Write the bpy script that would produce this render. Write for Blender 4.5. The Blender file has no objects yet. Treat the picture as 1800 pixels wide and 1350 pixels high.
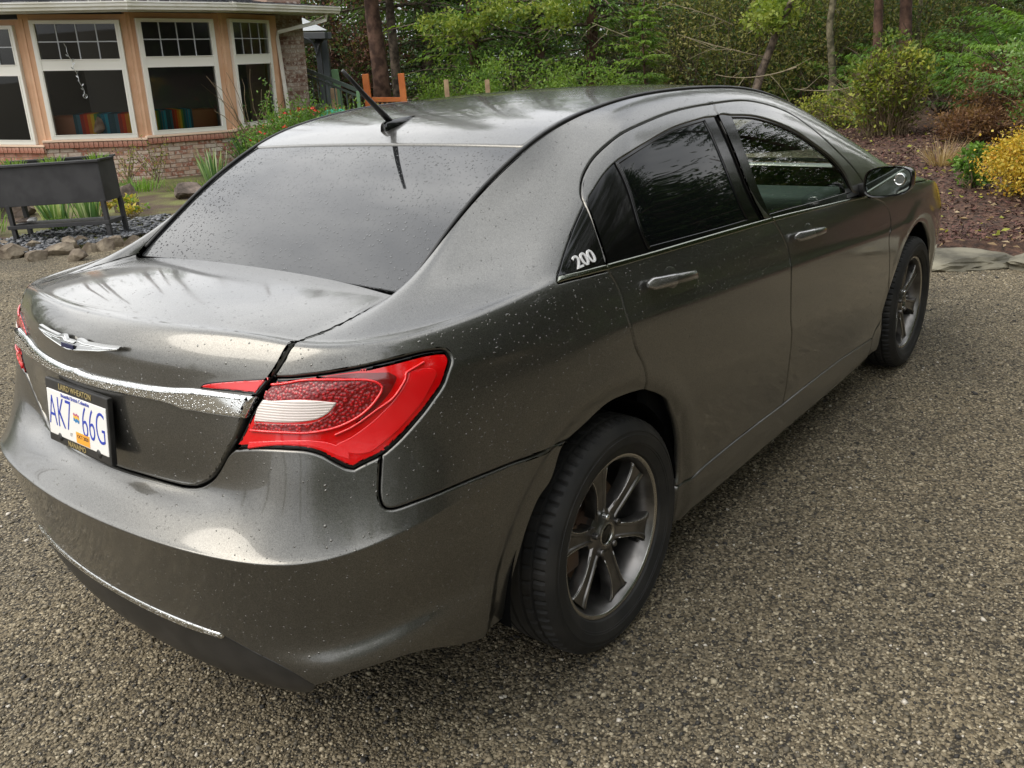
import bpy, bmesh, math, random, json
import numpy as np
from mathutils import Vector, Matrix, Quaternion
from mathutils.geometry import delaunay_2d_cdt
R = math.radians
sc = bpy.context.scene
COL = sc.collection
random.seed(7); RNG = np.random.default_rng(7)

# ------------------------------------------------------------------ camera
cam_d = bpy.data.cameras.new('camera'); cam = bpy.data.objects.new('camera', cam_d); COL.objects.link(cam)
CP = Vector((-1.7408, -2.0098, 1.5394)); YAW, PITCH, ROLL, FPX = 0.7007, -0.3441, -0.0684, 1502.4
cf = Vector((math.cos(YAW)*math.cos(PITCH), math.sin(YAW)*math.cos(PITCH), math.sin(PITCH)))
cr_ = Vector((math.sin(YAW), -math.cos(YAW), 0)); cu = cr_.cross(cf)
cr2 = math.cos(ROLL)*cr_ + math.sin(ROLL)*cu; cu2 = -math.sin(ROLL)*cr_ + math.cos(ROLL)*cu
cam.matrix_world = Matrix((( cr2.x, cu2.x, -cf.x, CP.x), (cr2.y, cu2.y, -cf.y, CP.y), (cr2.z, cu2.z, -cf.z, CP.z), (0,0,0,1)))
cam_d.sensor_width = 36; cam_d.lens = FPX/1800*36; cam_d.clip_start = .05; cam_d.clip_end = 500
sc.camera = cam

# ------------------------------------------------------------------ sky: bright broken overcast
SUN_EL, SUN_AZ = R(47), R(150)            # azimuth measured from +x towards +y
w = bpy.data.worlds.new('World'); sc.world = w; w.use_nodes = True
nt = w.node_tree; nt.nodes.clear()
def N(nt, t, **k):
    n = nt.nodes.new(t)
    for a, v in k.items():
        if a.startswith('i_'): n.inputs[a[2:].replace('_', ' ')].default_value = v
        else: setattr(n, a, v)
    return n
def L(nt, a, b): nt.links.new(a, b)
sky = N(nt, 'ShaderNodeTexSky', sky_type='NISHITA', sun_disc=False, sun_elevation=SUN_EL, sun_rotation=math.pi/2-SUN_AZ, air_density=1.0, dust_density=3.0, ozone_density=1.0)
tc = N(nt, 'ShaderNodeTexCoord'); nz = N(nt, 'ShaderNodeTexNoise', i_Scale=3.0, i_Detail=6.0, i_Roughness=.55)
cr = N(nt, 'ShaderNodeValToRGB'); cr.color_ramp.elements[0].position = .34; cr.color_ramp.elements[1].position = .62
cr.color_ramp.elements[0].color = (.62, .62, .62, 1); cr.color_ramp.elements[1].color = (1, 1, 1, 1)
cl = N(nt, 'ShaderNodeValToRGB'); cl.color_ramp.elements[0].position = .35; cl.color_ramp.elements[1].position = .7
cl.color_ramp.elements[0].color = (11.0, 11.4, 12.2, 1); cl.color_ramp.elements[1].color = (27, 26.8, 26.2, 1)
nz2 = N(nt, 'ShaderNodeTexNoise', i_Scale=1.7, i_Detail=5.0, i_Roughness=.6)
mx = N(nt, 'ShaderNodeMixRGB'); bg = N(nt, 'ShaderNodeBackground'); out = N(nt, 'ShaderNodeOutputWorld')
SKY_STRENGTH = .115
bg.inputs['Strength'].default_value = SKY_STRENGTH
L(nt, tc.outputs['Generated'], nz.inputs['Vector']); L(nt, tc.outputs['Generated'], nz2.inputs['Vector'])
L(nt, nz.outputs['Fac'], cr.inputs['Fac']); L(nt, nz2.outputs['Fac'], cl.inputs['Fac'])
L(nt, cr.outputs['Color'], mx.inputs['Fac']); L(nt, sky.outputs['Color'], mx.inputs[1]); L(nt, cl.outputs['Color'], mx.inputs[2])
sx_ = N(nt, 'ShaderNodeSeparateXYZ'); L(nt, tc.outputs['Generated'], sx_.inputs[0])
gr_ = N(nt, 'ShaderNodeMapRange'); gr_.inputs['From Min'].default_value = 0; gr_.inputs['From Max'].default_value = 1; gr_.inputs['To Min'].default_value = .72; gr_.inputs['To Max'].default_value = 1.45   # overcast: brighter overhead
L(nt, sx_.outputs[2], gr_.inputs['Value']); mg_ = N(nt, 'ShaderNodeVectorMath', operation='SCALE'); L(nt, mx.outputs['Color'], mg_.inputs[0]); L(nt, gr_.outputs[0], mg_.inputs['Scale'])
L(nt, mg_.outputs[0], bg.inputs['Color']); L(nt, bg.outputs[0], out.inputs[0])
sl = bpy.data.lights.new('sun', 'SUN'); so = bpy.data.objects.new('sun', sl); COL.objects.link(so)
sl.energy = 2.1; sl.angle = R(40); sl.color = (1, .92, .80)
sd = Vector((math.cos(SUN_AZ)*math.cos(SUN_EL), math.sin(SUN_AZ)*math.cos(SUN_EL), math.sin(SUN_EL)))
so.rotation_euler = sd.to_track_quat('Z', 'Y').to_euler()
sc.view_settings.view_transform = 'Standard'; sc.view_settings.look = 'None'; sc.view_settings.exposure = -0.14; sc.view_settings.gamma = 1
sc.cycles.max_bounces = 8; sc.cycles.diffuse_bounces = 3; sc.cycles.glossy_bounces = 4; sc.cycles.transmission_bounces = 6
sc.cycles.transparent_max_bounces = 12; sc.cycles.caustics_reflective = False; sc.cycles.caustics_refractive = False

# ------------------------------------------------------------------ helpers
def mesh_obj(name, V, F, mat=None, parent=None, smooth=False, mats=None, mi=None):
    me = bpy.data.meshes.new(name)
    if isinstance(V, np.ndarray): V = V.tolist()
    if isinstance(F, np.ndarray): F = F.tolist()
    me.from_pydata(V, [], F)
    if mats:
        for m in mats: me.materials.append(m)
        if mi is not None: me.polygons.foreach_set('material_index', np.asarray(mi, dtype=np.int32))
    elif mat: me.materials.append(mat)
    if smooth: me.polygons.foreach_set('use_smooth', [True]*len(me.polygons))
    me.update()
    o = bpy.data.objects.new(name, me); COL.objects.link(o)
    if parent: o.parent = parent
    return o
def empty(name, loc=(0,0,0), rz=0, parent=None):
    o = bpy.data.objects.new(name, None); COL.objects.link(o); o.location = loc; o.rotation_euler = (0,0,rz); o.empty_display_size = .1
    if parent: o.parent = parent
    return o
def tag(o, label, cat, group=None, kind=None):
    if label: o['label'] = label
    if cat: o['category'] = cat
    if group: o['group'] = group
    if kind: o['kind'] = kind
    return o
class MB:
    """collects simple solids into one mesh"""
    def __init__(s): s.V = []; s.F = []
    def add(s, V, F, M=None):
        b = len(s.V)
        for v in V: s.V.append(tuple(M @ Vector(v)) if M is not None else tuple(v))
        for f in F: s.F.append([i+b for i in f])
        return s
    def box(s, x0, y0, z0, x1, y1, z1, M=None, bev=0):
        if bev <= 0:
            V = [(x0,y0,z0),(x1,y0,z0),(x1,y1,z0),(x0,y1,z0),(x0,y0,z1),(x1,y0,z1),(x1,y1,z1),(x0,y1,z1)]
            F = [(0,3,2,1),(4,5,6,7),(0,1,5,4),(1,2,6,5),(2,3,7,6),(3,0,4,7)]
            return s.add(V, F, M)
        bm = bmesh.new(); bmesh.ops.create_cube(bm, size=1)
        for v in bm.verts: v.co = Vector(((x0+x1)/2+v.co.x*(x1-x0), (y0+y1)/2+v.co.y*(y1-y0), (z0+z1)/2+v.co.z*(z1-z0)))
        bmesh.ops.bevel(bm, geom=bm.edges[:], offset=bev, segments=2, affect='EDGES', profile=.6)
        bm.verts.index_update(); s.add([v.co for v in bm.verts], [[v.index for v in f.verts] for f in bm.faces], M); bm.free(); return s
    def tube(s, pts, rad, n=8, cap=True):
        pts = [Vector(p) for p in pts]; rr = [float(q) for q in rad] if hasattr(rad, '__len__') else [float(rad)]*len(pts)
        V = []; up = Vector((0,0,1)); t0 = (pts[1]-pts[0]).normalized()
        if abs(t0.dot(up)) > .95: up = Vector((1,0,0))
        for i, p in enumerate(pts):
            t = (pts[min(i+1,len(pts)-1)]-pts[max(i-1,0)]).normalized()
            a = t.cross(up).normalized(); b = t.cross(a).normalized(); up = -b if False else up
            for k in range(n):
                th = 2*math.pi*k/n; V.append(p+float(rr[i])*(math.cos(th)*a+math.sin(th)*b))
        F = []
        for i in range(len(pts)-1):
            for k in range(n):
                F.append((i*n+k, i*n+(k+1)%n, (i+1)*n+(k+1)%n, (i+1)*n+k))
        if cap: F.append(list(range(n))[::-1]); F.append([ (len(pts)-1)*n+k for k in range(n)])
        return s.add(V, F)
    def lathe(s, prof, n=48, M=None, axis='y', a0=0, a1=2*math.pi):
        full = abs(a1-a0-2*math.pi) < 1e-6; m = n if full else n+1
        V = []
        for k in range(m):
            th = a0+(a1-a0)*k/n
            for r, h in prof:
                V.append((r*math.cos(th), h, r*math.sin(th)) if axis == 'y' else (r*math.cos(th), r*math.sin(th), h))
        F = []; q = len(prof)
        for k in range(n):
            for i in range(q-1):
                a = k*q+i; b = ((k+1) % m)*q+i
                F.append((a, b, b+1, a+1))
        return s.add(V, F, M)
    def obj(s, name, mat, parent=None, smooth=False, auto=None):
        o = mesh_obj(name, s.V, s.F, mat, parent, smooth)
        if auto is not None: smooth_by_angle(o, auto)
        return o
def smooth_by_angle(o, deg):
    me = o.data; bm = bmesh.new(); bm.from_mesh(me)
    bmesh.ops.recalc_face_normals(bm, faces=bm.faces)
    for f in bm.faces: f.smooth = True
    for e in bm.edges:
        if len(e.link_faces) == 2 and e.calc_face_angle(0) > R(deg): e.smooth = False
    bm.to_mesh(me); bm.free()

def mat(name, base=(.5,.5,.5), rough=.5, metal=0, coat=0, coat_rough=.03, spec=.5, **k):
    m = bpy.data.materials.new(name); m.use_nodes = True
    b = m.node_tree.nodes['Principled BSDF']
    b.inputs['Base Color'].default_value = (*base, 1); b.inputs['Roughness'].default_value = rough; b.inputs['Metallic'].default_value = metal
    b.inputs['Coat Weight'].default_value = coat; b.inputs['Coat Roughness'].default_value = coat_rough; b.inputs['Specular IOR Level'].default_value = spec
    for a, v in k.items(): b.inputs[a.replace('_', ' ')].default_value = v
    return m
def noise_mix(m, c1, c2, scale=5, detail=4, lo=.4, hi=.6, coord='Object', rough=None, bump=0, bscale=None, dist=.01):
    """base colour mottled between two colours, optional bump"""
    nt = m.node_tree; b = nt.nodes['Principled BSDF']
    t = N(nt, 'ShaderNodeTexCoord'); n = N(nt, 'ShaderNodeTexNoise', i_Scale=scale, i_Detail=detail)
    L(nt, t.outputs[coord], n.inputs['Vector'])
    r = N(nt, 'ShaderNodeValToRGB'); r.color_ramp.elements[0].position = lo; r.color_ramp.elements[1].position = hi
    r.color_ramp.elements[0].color = (*c1, 1); r.color_ramp.elements[1].color = (*c2, 1)
    L(nt, n.outputs['Fac'], r.inputs['Fac']); L(nt, r.outputs['Color'], b.inputs['Base Color'])
    if bump:
        n2 = N(nt, 'ShaderNodeTexNoise', i_Scale=bscale or scale*4, i_Detail=5.0); L(nt, t.outputs[coord], n2.inputs['Vector'])
        bp = N(nt, 'ShaderNodeBump', i_Strength=bump, i_Distance=dist); L(nt, n2.outputs['Fac'], bp.inputs['Height']); L(nt, bp.outputs[0], b.inputs['Normal'])
    return m

# ---------------------------------------------------------------- body surface of the car (control net, uniform cubic B-spline)
PLAN=np.array([(-1.022,0),(-1.014,-.2),(-.99,-.40),(-.95,-.565),(-.885,-.695),(-.785,-.795),(-.632,-.862),(-.43,-.885),(-.2,-.905),(.05,-.912),(.3,-.915),(.65,-.92),(1.0,-.92),(1.35,-.92),(1.7,-.92),(2.05,-.915),(2.4,-.91),(2.75,-.905),(3.1,-.885),(3.35,-.85),(3.55,-.76),(3.68,-.6),(3.76,-.35),(3.79,0)])
NU=len(PLAN)
U_=np.arange(NU)
def kn(*p):
    p=np.array(p,float); return np.interp(U_,p[:,0],p[:,1])
def plan_normals():
    P=np.vstack([PLAN[1]*[1,-1],PLAN,PLAN[-2]*[1,-1]]); T=P[2:]-P[:-2]; T/=np.linalg.norm(T,axis=1)[:,None]
    return np.stack([T[:,1],-T[:,0]],-1)
PN=plan_normals()
# rows: (inset, height) as functions of the column
BZ=kn((0,1.085),(1,1.084),(2,1.082),(3,1.076),(4,1.068),(5,1.063),(6,1.062),(7,1.07),(8,1.083),(9,1.073),(10,1.063),(12,1.03),(14,.99),(16,.955),(18,.90),(19,.86),(20,.80),(21,.76),(23,.74))
CH=kn((0,.955),(3,.955),(5,.985),(6,.985),(7.45,.968),(9,.949),(10.3,.93),(12.2,.884),(13.5,.855),(15.4,.806),(17,.79),(19,.74),(21,.66),(23,.64))
ROWS=[
 (kn((0,.16),(4,.16),(6,.12),(8,.12),(20,.14),(23,.16)),           kn((0,.22),(4,.23),(6,.26),(8,.22),(10,.17),(17,.17),(19,.2),(23,.2))),
 (kn((0,.075),(3,.07),(4,.045),(6,.035),(8,.045),(10,.045),(16,.045),(19,.05),(23,.05)), kn((0,.255),(3,.265),(4,.285),(5,.31),(6.5,.315),(8,.27),(9.5,.215),(17,.205),(19,.24),(23,.23))),
 (kn((0,.044),(2.6,.040),(3.3,.026),(4,.014),(5.5,.009),(6.6,.014),(8,.02),(10,.022),(16,.022),(23,.02)), kn((0,.372),(2.6,.366),(4,.385),(5,.41),(6,.435),(7,.42),(8,.38),(9.5,.335),(11,.338),(13,.34),(15,.32),(17,.31),(23,.33))),
 (kn((0,.030),(2.8,.028),(3.6,.030),(4.5,.031),(5.6,.026),(6.6,.010),(8,.006),(10,.022),(16,.024),(23,.01)), kn((0,.43),(4,.43),(6,.48),(7,.47),(9.5,.40),(16,.39),(23,.42))),
 (kn((0,.013),(4,.012),(6,.004),(8,.0),(10,.008),(16,.008),(23,.0)), kn((0,.55),(4,.55),(6,.58),(8,.56),(16,.52),(23,.52))),
 (kn((0,-.004),(3,-.004),(6,.0),(8,.0),(23,.0)),  kn((0,.643),(4,.643),(4.6,.653),(6,.683),(7,.69),(9,.66),(16,.60),(23,.58))),
 (kn((0,.002),(3,.002),(5,.002),(6,.001),(8,.0),(23,.0)),   kn((0,.657),(4,.657),(4.6,.668),(6,.705),(7,.72),(9,.70),(16,.64),(23,.60))),
 (kn((0,.050),(2.5,.047),(3.2,.036),(4,.028),(5,.024),(6,.008),(8,.0),(23,.0)),  kn((0,.703),(2.5,.703),(3.4,.725),(4,.738),(6,.76),(9,.76),(16,.68),(23,.62))),
 (kn((0,.088),(2,.086),(2.8,.06),(3.4,.03),(5,.026),(6,.014),(8,.001),(23,.0)),  kn((0,.735),(2,.736),(2.8,.765),(3.4,.80),(4,.815),(5,.825),(6,.83),(9,.83),(12,.79),(16,.72),(23,.63))),
 (kn((0,.084),(2,.084),(3,.06),(4,.04),(5,.034),(6,.022),(8,.006),(10,.002),(23,.0)),  kn((0,.82),(2,.82),(3,.86),(4,.875),(6,.90),(9,.905),(12,.845),(16,.765),(23,.64))),
 (kn((0,.094),(2,.092),(3,.078),(4,.058),(5,.046),(6,.032),(8,.014),(9,.008),(12,.004),(23,.0)),  CH-.012),
 (kn((0,.105),(3,.094),(4,.07),(5,.056),(6,.040),(7,.026),(8,.020),(9,.016),(12,.014),(16,.01),(23,.004)),  CH+.014+kn((0,.03),(3,.02),(4,0),(23,0))),
 (kn((0,.112),(3,.104),(4,.086),(5,.068),(6,.054),(7,.042),(8,.034),(9,.030),(12,.028),(16,.022),(23,.02)),  BZ*.55+CH*.45+kn((0,.01),(4,.0),(5,-.0),(23,0))),
 (kn((0,.150),(3,.134),(4,.112),(5,.086),(6,.074),(7,.064),(8,.052),(9,.048),(12,.044),(16,.036),(23,.05)),  BZ-.006),
]
# seam with the roof and the glass, per column
TOP=np.array([(-.41,0,1.103),(-.412,-.2,1.102),(-.418,-.4,1.096),(-.43,-.55,1.088),(-.415,-.592,1.096),(-.325,-.592,1.158),(-.195,-.59,1.243),(-.04,-.592,1.325),(.16,-.597,1.402),(.385,-.60,1.443),(.6,-.60,1.463),(.85,-.60,1.468),(1.1,-.60,1.462),(1.35,-.60,1.445),(1.6,-.605,1.405),(1.85,-.62,1.335),(2.1,-.64,1.235),(2.33,-.67,1.125),(2.5,-.66,1.05),(2.56,-.55,1.045),(2.6,-.42,1.045),(2.63,-.25,1.045),(2.65,-.12,1.045),(2.65,0,1.045)])
TS=[.07,.17,.34,.52,.70,.86,1.0]
def bez(a,b,c,d,t): return a*(1-t)**3+3*b*t*(1-t)**2+3*c*t*t*(1-t)+d*t**3
PUSH=kn((0,0),(1,.007),(2,.025),(3,.037),(4,.040),(5,.036),(6,.018),(7,0),(23,0))
PK=[0,0,0,0,0,0,0,.25,.8,1,1,1,1,1]
def control_net():
    G=[]
    for k,(d,z) in enumerate(ROWS):
        xy=PLAN-PN*(d+PUSH*PK[k])[:,None]
        G.append(np.column_stack([xy,z]))
    base=G[-1]; up=[]
    for i in range(NU):
        a=base[i]; T=TOP[i]; D=T-a; h=np.linalg.norm(D)
        side=np.interp(i,[4.5,9],[0,1])*np.interp(i,[16,19],[1,0])   # 1 over the doors
        # over the deck / hood: small crown
        k=np.interp(i,[0,2,4,6],[.016,.012,.0,.0]) if i<12 else .016
        b0=a+D*.33+np.array([0,0,k]); c0=a+D*.67+np.array([0,0,k*.6])
        # over the doors: glass leaning in, then rolling over to the gutter
        b1=a+np.array([D[0]*.30,D[1]*.18,D[2]*.50]); c1=T+np.array([-D[0]*.10,-.085,-.020])
        # C pillar foot: runs in flat and turns up
        f=np.interp(i,[3.5,5,6,7.5,9],[0,.8,1,.7,0])
        bp=a+np.array([D[0]*.33,D[1]*.38,D[2]*.04-.002]); cp=T+np.array([-D[0]*.33,-D[1]*.30-.002,-D[2]*.55])
        b=b0*(1-side)+b1*side; c=c0*(1-side)+c1*side
        b=b*(1-f)+bp*f; c=c*(1-f)+cp*f
        up.append([bez(a,b,c,T,t) for t in TS])
    up=np.array(up)
    for k in range(len(TS)): G.append(up[:,k])
    G=np.array(G)       # rows x cols x 3
    return G
def bs(t):
    return np.array([(1-t)**3,3*t**3-6*t**2+4,-3*t**3+3*t**2+3*t+1,t**3])/6
def dbs(t):
    return np.array([-(1-t)**2*3,9*t*t-12*t,-9*t*t+6*t+3,3*t*t])/6
class Surf:
    def __init__(s,G,iters=3):
        s.R,s.C=G.shape[:2]; s.G0=G; K=G.copy()
        for _ in range(iters):
            s.pad(K); vv,uu=np.meshgrid(np.arange(s.R),np.arange(s.C),indexing='ij')
            E=s.ev(uu.ravel().astype(float),vv.ravel().astype(float)).reshape(G.shape)
            K=K+(G-E)*.8
        s.pad(K)
    def pad(s,K):
        m=np.array([1,-1,1.])
        K=np.concatenate([K[:,1:2]*m,K,K[:,-2:-1]*m],axis=1)
        K=np.concatenate([2*K[:1]-K[1:2],K,2*K[-1:]-K[-2:-1]],axis=0)
        s.K=K
    def _idx(s,u,v):
        iu=np.clip(np.floor(u).astype(int),0,s.C-2); iv=np.clip(np.floor(v).astype(int),0,s.R-2)
        return iu,iv,u-iu,v-iv
    def ev(s,u,v,du=False,dv=False):
        u=np.asarray(u,float); v=np.asarray(v,float); iu,iv,fu,fv=s._idx(u,v)
        bu=(dbs if du else bs)(fu); bv=(dbs if dv else bs)(fv)
        out=np.zeros(u.shape+(3,))
        for a in range(4):
            for b in range(4):
                out+=(bv[a]*bu[b])[...,None]*s.K[iv+a,iu+b]
        return out
    def nrm(s,u,v):
        n=np.cross(s.ev(u,v,du=True),s.ev(u,v,dv=True)); n/=np.linalg.norm(n,axis=-1)[...,None]+1e-12
        return n
BODY=Surf(control_net())
UV = {
 'shut_a': [(5.298, 16.976),(5.015, 16.84),(4.577, 16.555),(4.133, 15.684),(3.916, 14.587)],
 'shut_b': [(3.948, 14.408),(4.089, 13.027),(3.918, 12.399),(3.64, 11.54),(3.369, 10.676),(3.233, 10.174),(3.088, 9.831),(2.872, 9.261),(2.611, 8.869),(2.32, 8.443),(2.138, 8.21),(1.914, 8.01),(1.673, 7.933)],
 'shut_c': [(1.673, 7.933),(0.993, 8.04),(0.299, 8.169),(0.5, 7.93),(0.0, 7.93)],
 'deck_front': [(0.0, 19.75),(1.5, 19.75),(3.0, 19.7)],
 'lamp_top': [(3.717, 11.526),(4.287, 11.568),(4.843, 11.557),(5.303, 11.641),(5.654, 11.789),(6.158, 11.954),(6.332, 11.921)],
 'lamp_out': [(6.332, 11.921),(6.446, 11.783),(6.479, 11.412),(6.456, 10.843),(6.347, 9.828),(6.139, 9.305),(5.846, 8.805),(5.629, 8.477),(5.401, 8.189)],
 'lamp_out2': [(5.401, 8.189),(5.155, 8.051),(4.99, 7.941)],
 'lamp_bot': [(4.99, 7.941),(4.894, 8.007),(4.757, 8.197),(4.533, 8.533),(4.27, 8.748),(3.839, 8.871),(3.222, 8.957),(2.775, 8.985)],
 'lamp_in': [(2.775, 8.985),(3.054, 9.493),(3.183, 9.787),(3.377, 10.25),(3.563, 10.95),(3.717, 11.526)],
 'bseam': [(5.401, 8.189),(5.345, 7.723),(5.277, 7.105),(5.291, 6.87),(5.361, 6.743),(5.772, 6.693),(6.38, 6.63),(6.858, 6.451),(7.267, 6.243),(7.559, 6.108),(7.888, 6.012)],
 'arch_lo': [(7.888, 6.012),(7.663, 4.64),(7.388, 4.21),(7.186, 3.619),(7.092, 3.013),(6.997, 1.865),(6.913, 1.094)],
 'arch_up': [(7.888, 6.012),(8.193, 6.476),(8.556, 6.843),(8.951, 6.79),(9.293, 6.611)],
 'arch_fr': [(9.293, 6.611),(9.559, 6.015),(9.841, 4.679),(10.001, 4.081),(10.107, 3.504),(10.135, 2.776),(10.099, 2.216)],
 'bbot': [(6.913, 1.094),(6.557, 0.986),(5.582, 1.503),(5.187, 1.607),(4.439, 1.636),(3.865, 1.444)],
 'bval': [(3.865, 1.444),(3.519, 1.838),(3.189, 2.122),(2.879, 2.361),(2.569, 2.634),(2.348, 2.797)],
 'bstrip': [(2.348, 2.797),(1.887, 2.746),(1.394, 2.595),(0.725, 2.386),(0.0, 2.45)],
 'rsplit': [(8.877, 13.112),(8.957, 12.316),(8.988, 10.691),(9.045, 8.721),(9.209, 7.785),(9.293, 6.611)],
 'bsplit': [(12.044, 13.157),(12.155, 12.221),(12.228, 11.46),(12.201, 9.873),(12.224, 6.315),(12.322, 3.795),(12.343, 3.148),(12.279, 2.226)],
 'fsplit': [(14.872, 13.043),(15.168, 12.637),(15.432, 12.183),(15.553, 11.488),(15.522, 10.627),(15.418, 8.873),(15.507, 6.917),(15.563, 4.81),(15.654, 3.714),(15.604, 2.957),(15.336, 2.284),(15.251, 2.012)],
 'sill_r': [(10.111, 2.14),(10.462, 2.266),(11.117, 2.353),(11.76, 2.31),(12.279, 2.226)],
 'sill_f': [(12.279, 2.226),(13.14, 2.233),(14.061, 2.252),(14.659, 2.153),(15.251, 2.012)],
 'belt_lo_q': [(8.068, 13.305),(8.447, 13.177),(8.877, 13.112)],
 'belt_lo_r': [(8.877, 13.112),(9.762, 13.107),(10.845, 13.132),(12.044, 13.157)],
 'belt_lo_f': [(12.044, 13.157),(13.19, 13.179),(14.062, 13.172),(14.872, 13.043)],
 'belt_hi_q': [(8.061, 13.945),(8.419, 13.667),(8.838, 13.533)],
 'belt_hi_r': [(8.838, 13.533),(9.767, 13.47),(10.855, 13.525),(11.982, 13.532)],
 'belt_hi_f': [(11.982, 13.532),(13.212, 13.483),(14.088, 13.461),(14.627, 13.392)],
 'tri_l': [(8.061, 13.945),(8.152, 15.026),(8.287, 15.68),(8.459, 16.19)],
 'tri_r': [(8.459, 16.19),(8.585, 15.546),(8.719, 14.682),(8.838, 13.533)],
 'seam_r': [(8.459, 16.19),(8.401, 16.6),(8.429, 17.008),(8.588, 17.349),(8.985, 17.546),(9.647, 17.748),(10.515, 18.084),(11.525, 18.239)],
 'seam_f': [(11.525, 18.239),(12.425, 18.335),(13.058, 18.129),(13.644, 17.739),(14.073, 17.048),(14.426, 16.161),(14.694, 15.407),(14.796, 14.677),(14.829, 13.477)],
 'pillar_split': [(11.525, 18.239),(11.453, 17.613),(11.52, 15.897),(11.802, 13.641)],
 'win_r': [(8.653, 16.475),(8.798, 16.657),(9.032, 16.802),(9.369, 16.9),(9.729, 17.064),(10.39, 17.425),(11.159, 17.624)],
 'win_r_b': [(11.159, 17.624),(11.257, 16.124),(11.551, 13.697)],
 'win_r_bot': [(11.551, 13.697),(10.857, 13.668),(9.765, 13.604),(8.856, 13.654)],
 'win_r_q': [(8.856, 13.654),(8.719, 14.793),(8.567, 15.801),(8.515, 16.217)],
 'win_f_b': [(11.989, 13.688),(11.771, 15.927),(11.812, 17.608)],
 'win_f_top': [(11.812, 17.608),(12.432, 17.498),(13.005, 17.193),(13.422, 16.857),(13.747, 16.417),(14.143, 15.787),(14.307, 15.219),(14.354, 14.089)],
 'win_f_bot': [(14.342, 13.995),(13.235, 13.79),(11.989, 13.688)],
 'bar': [(9.032, 16.802),(9.324, 15.621),(9.675, 13.679)],
 'lampt': [(2.227, 10.41),(2.271, 10.629),(2.38, 10.765),(2.929, 11.165),(3.589, 11.53)],
 'lampt_r': [(3.589, 11.53),(3.426, 10.937),(3.301, 10.448)],
 'lampt_b': [(3.301, 10.448),(2.792, 10.45),(2.374, 10.403),(2.227, 10.41)],
 'lens_white': [(3.439, 10.23),(4.146, 10.128),(4.885, 9.799)],
 'lens_white_r': [(4.885, 9.799),(4.773, 9.627),(4.593, 9.511),(4.381, 9.479),(3.877, 9.518),(3.237, 9.584)],
 'lens_white_l': [(3.237, 9.584),(3.293, 9.864),(3.439, 10.23)],
 'ring_out': [(3.625, 11.145),(4.4, 11.357),(5.1, 10.869),(5.454, 10.453),(5.563, 10.03),(5.473, 9.735),(5.266, 9.444),(4.904, 9.249),(4.388, 9.215),(3.862, 9.291),(3.158, 9.384)],
 'ring2': [(5.909, 10.772),(5.867, 10.234),(5.712, 9.724),(5.423, 9.432),(5.072, 9.17),(4.774, 9.054)],
 'chrome_t': [(0.0, 10.28),(0.143, 10.235),(1.016, 10.247),(1.703, 10.269),(2.111, 10.37),(2.641, 10.382),(3.266, 10.362)],
 'chrome_b': [(3.061, 9.67),(2.621, 9.726),(2.119, 9.778),(1.901, 9.794),(1.751, 9.849),(1.611, 9.882),(0.991, 9.903),(0.116, 9.906),(0.0, 9.9)],
 'crease': [(1.039, 5.998),(2.204, 6.177),(3.706, 6.167),(4.651, 6.109),(5.755, 6.033)],
 'emblem': [(0.211, 11.53),(0.383, 11.719),(1.037, 11.845)],
 'handle_r': [(9.428, 11.903),(10.352, 11.704)],
 'handle_f': [(12.357, 11.977),(13.194, 11.936)],
 'badge': [(8.453, 14.297)],
 'rocker_f': [(15.251, 2.012),(15.238, 1.611),(15.194, 1.355)],
 'archf': [(15.86, -0.381),(15.762, 1.54),(15.749, 2.753),(15.814, 3.657),(16.018, 4.971),(16.331, 7.352),(16.713, 8.66),(17.012, 8.903),(17.301, 8.432),(17.649, 6.529),(17.927, 4.212),(18.065, 3.349),(18.115, 2.27),(18.075, 1.051)],
}
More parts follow.
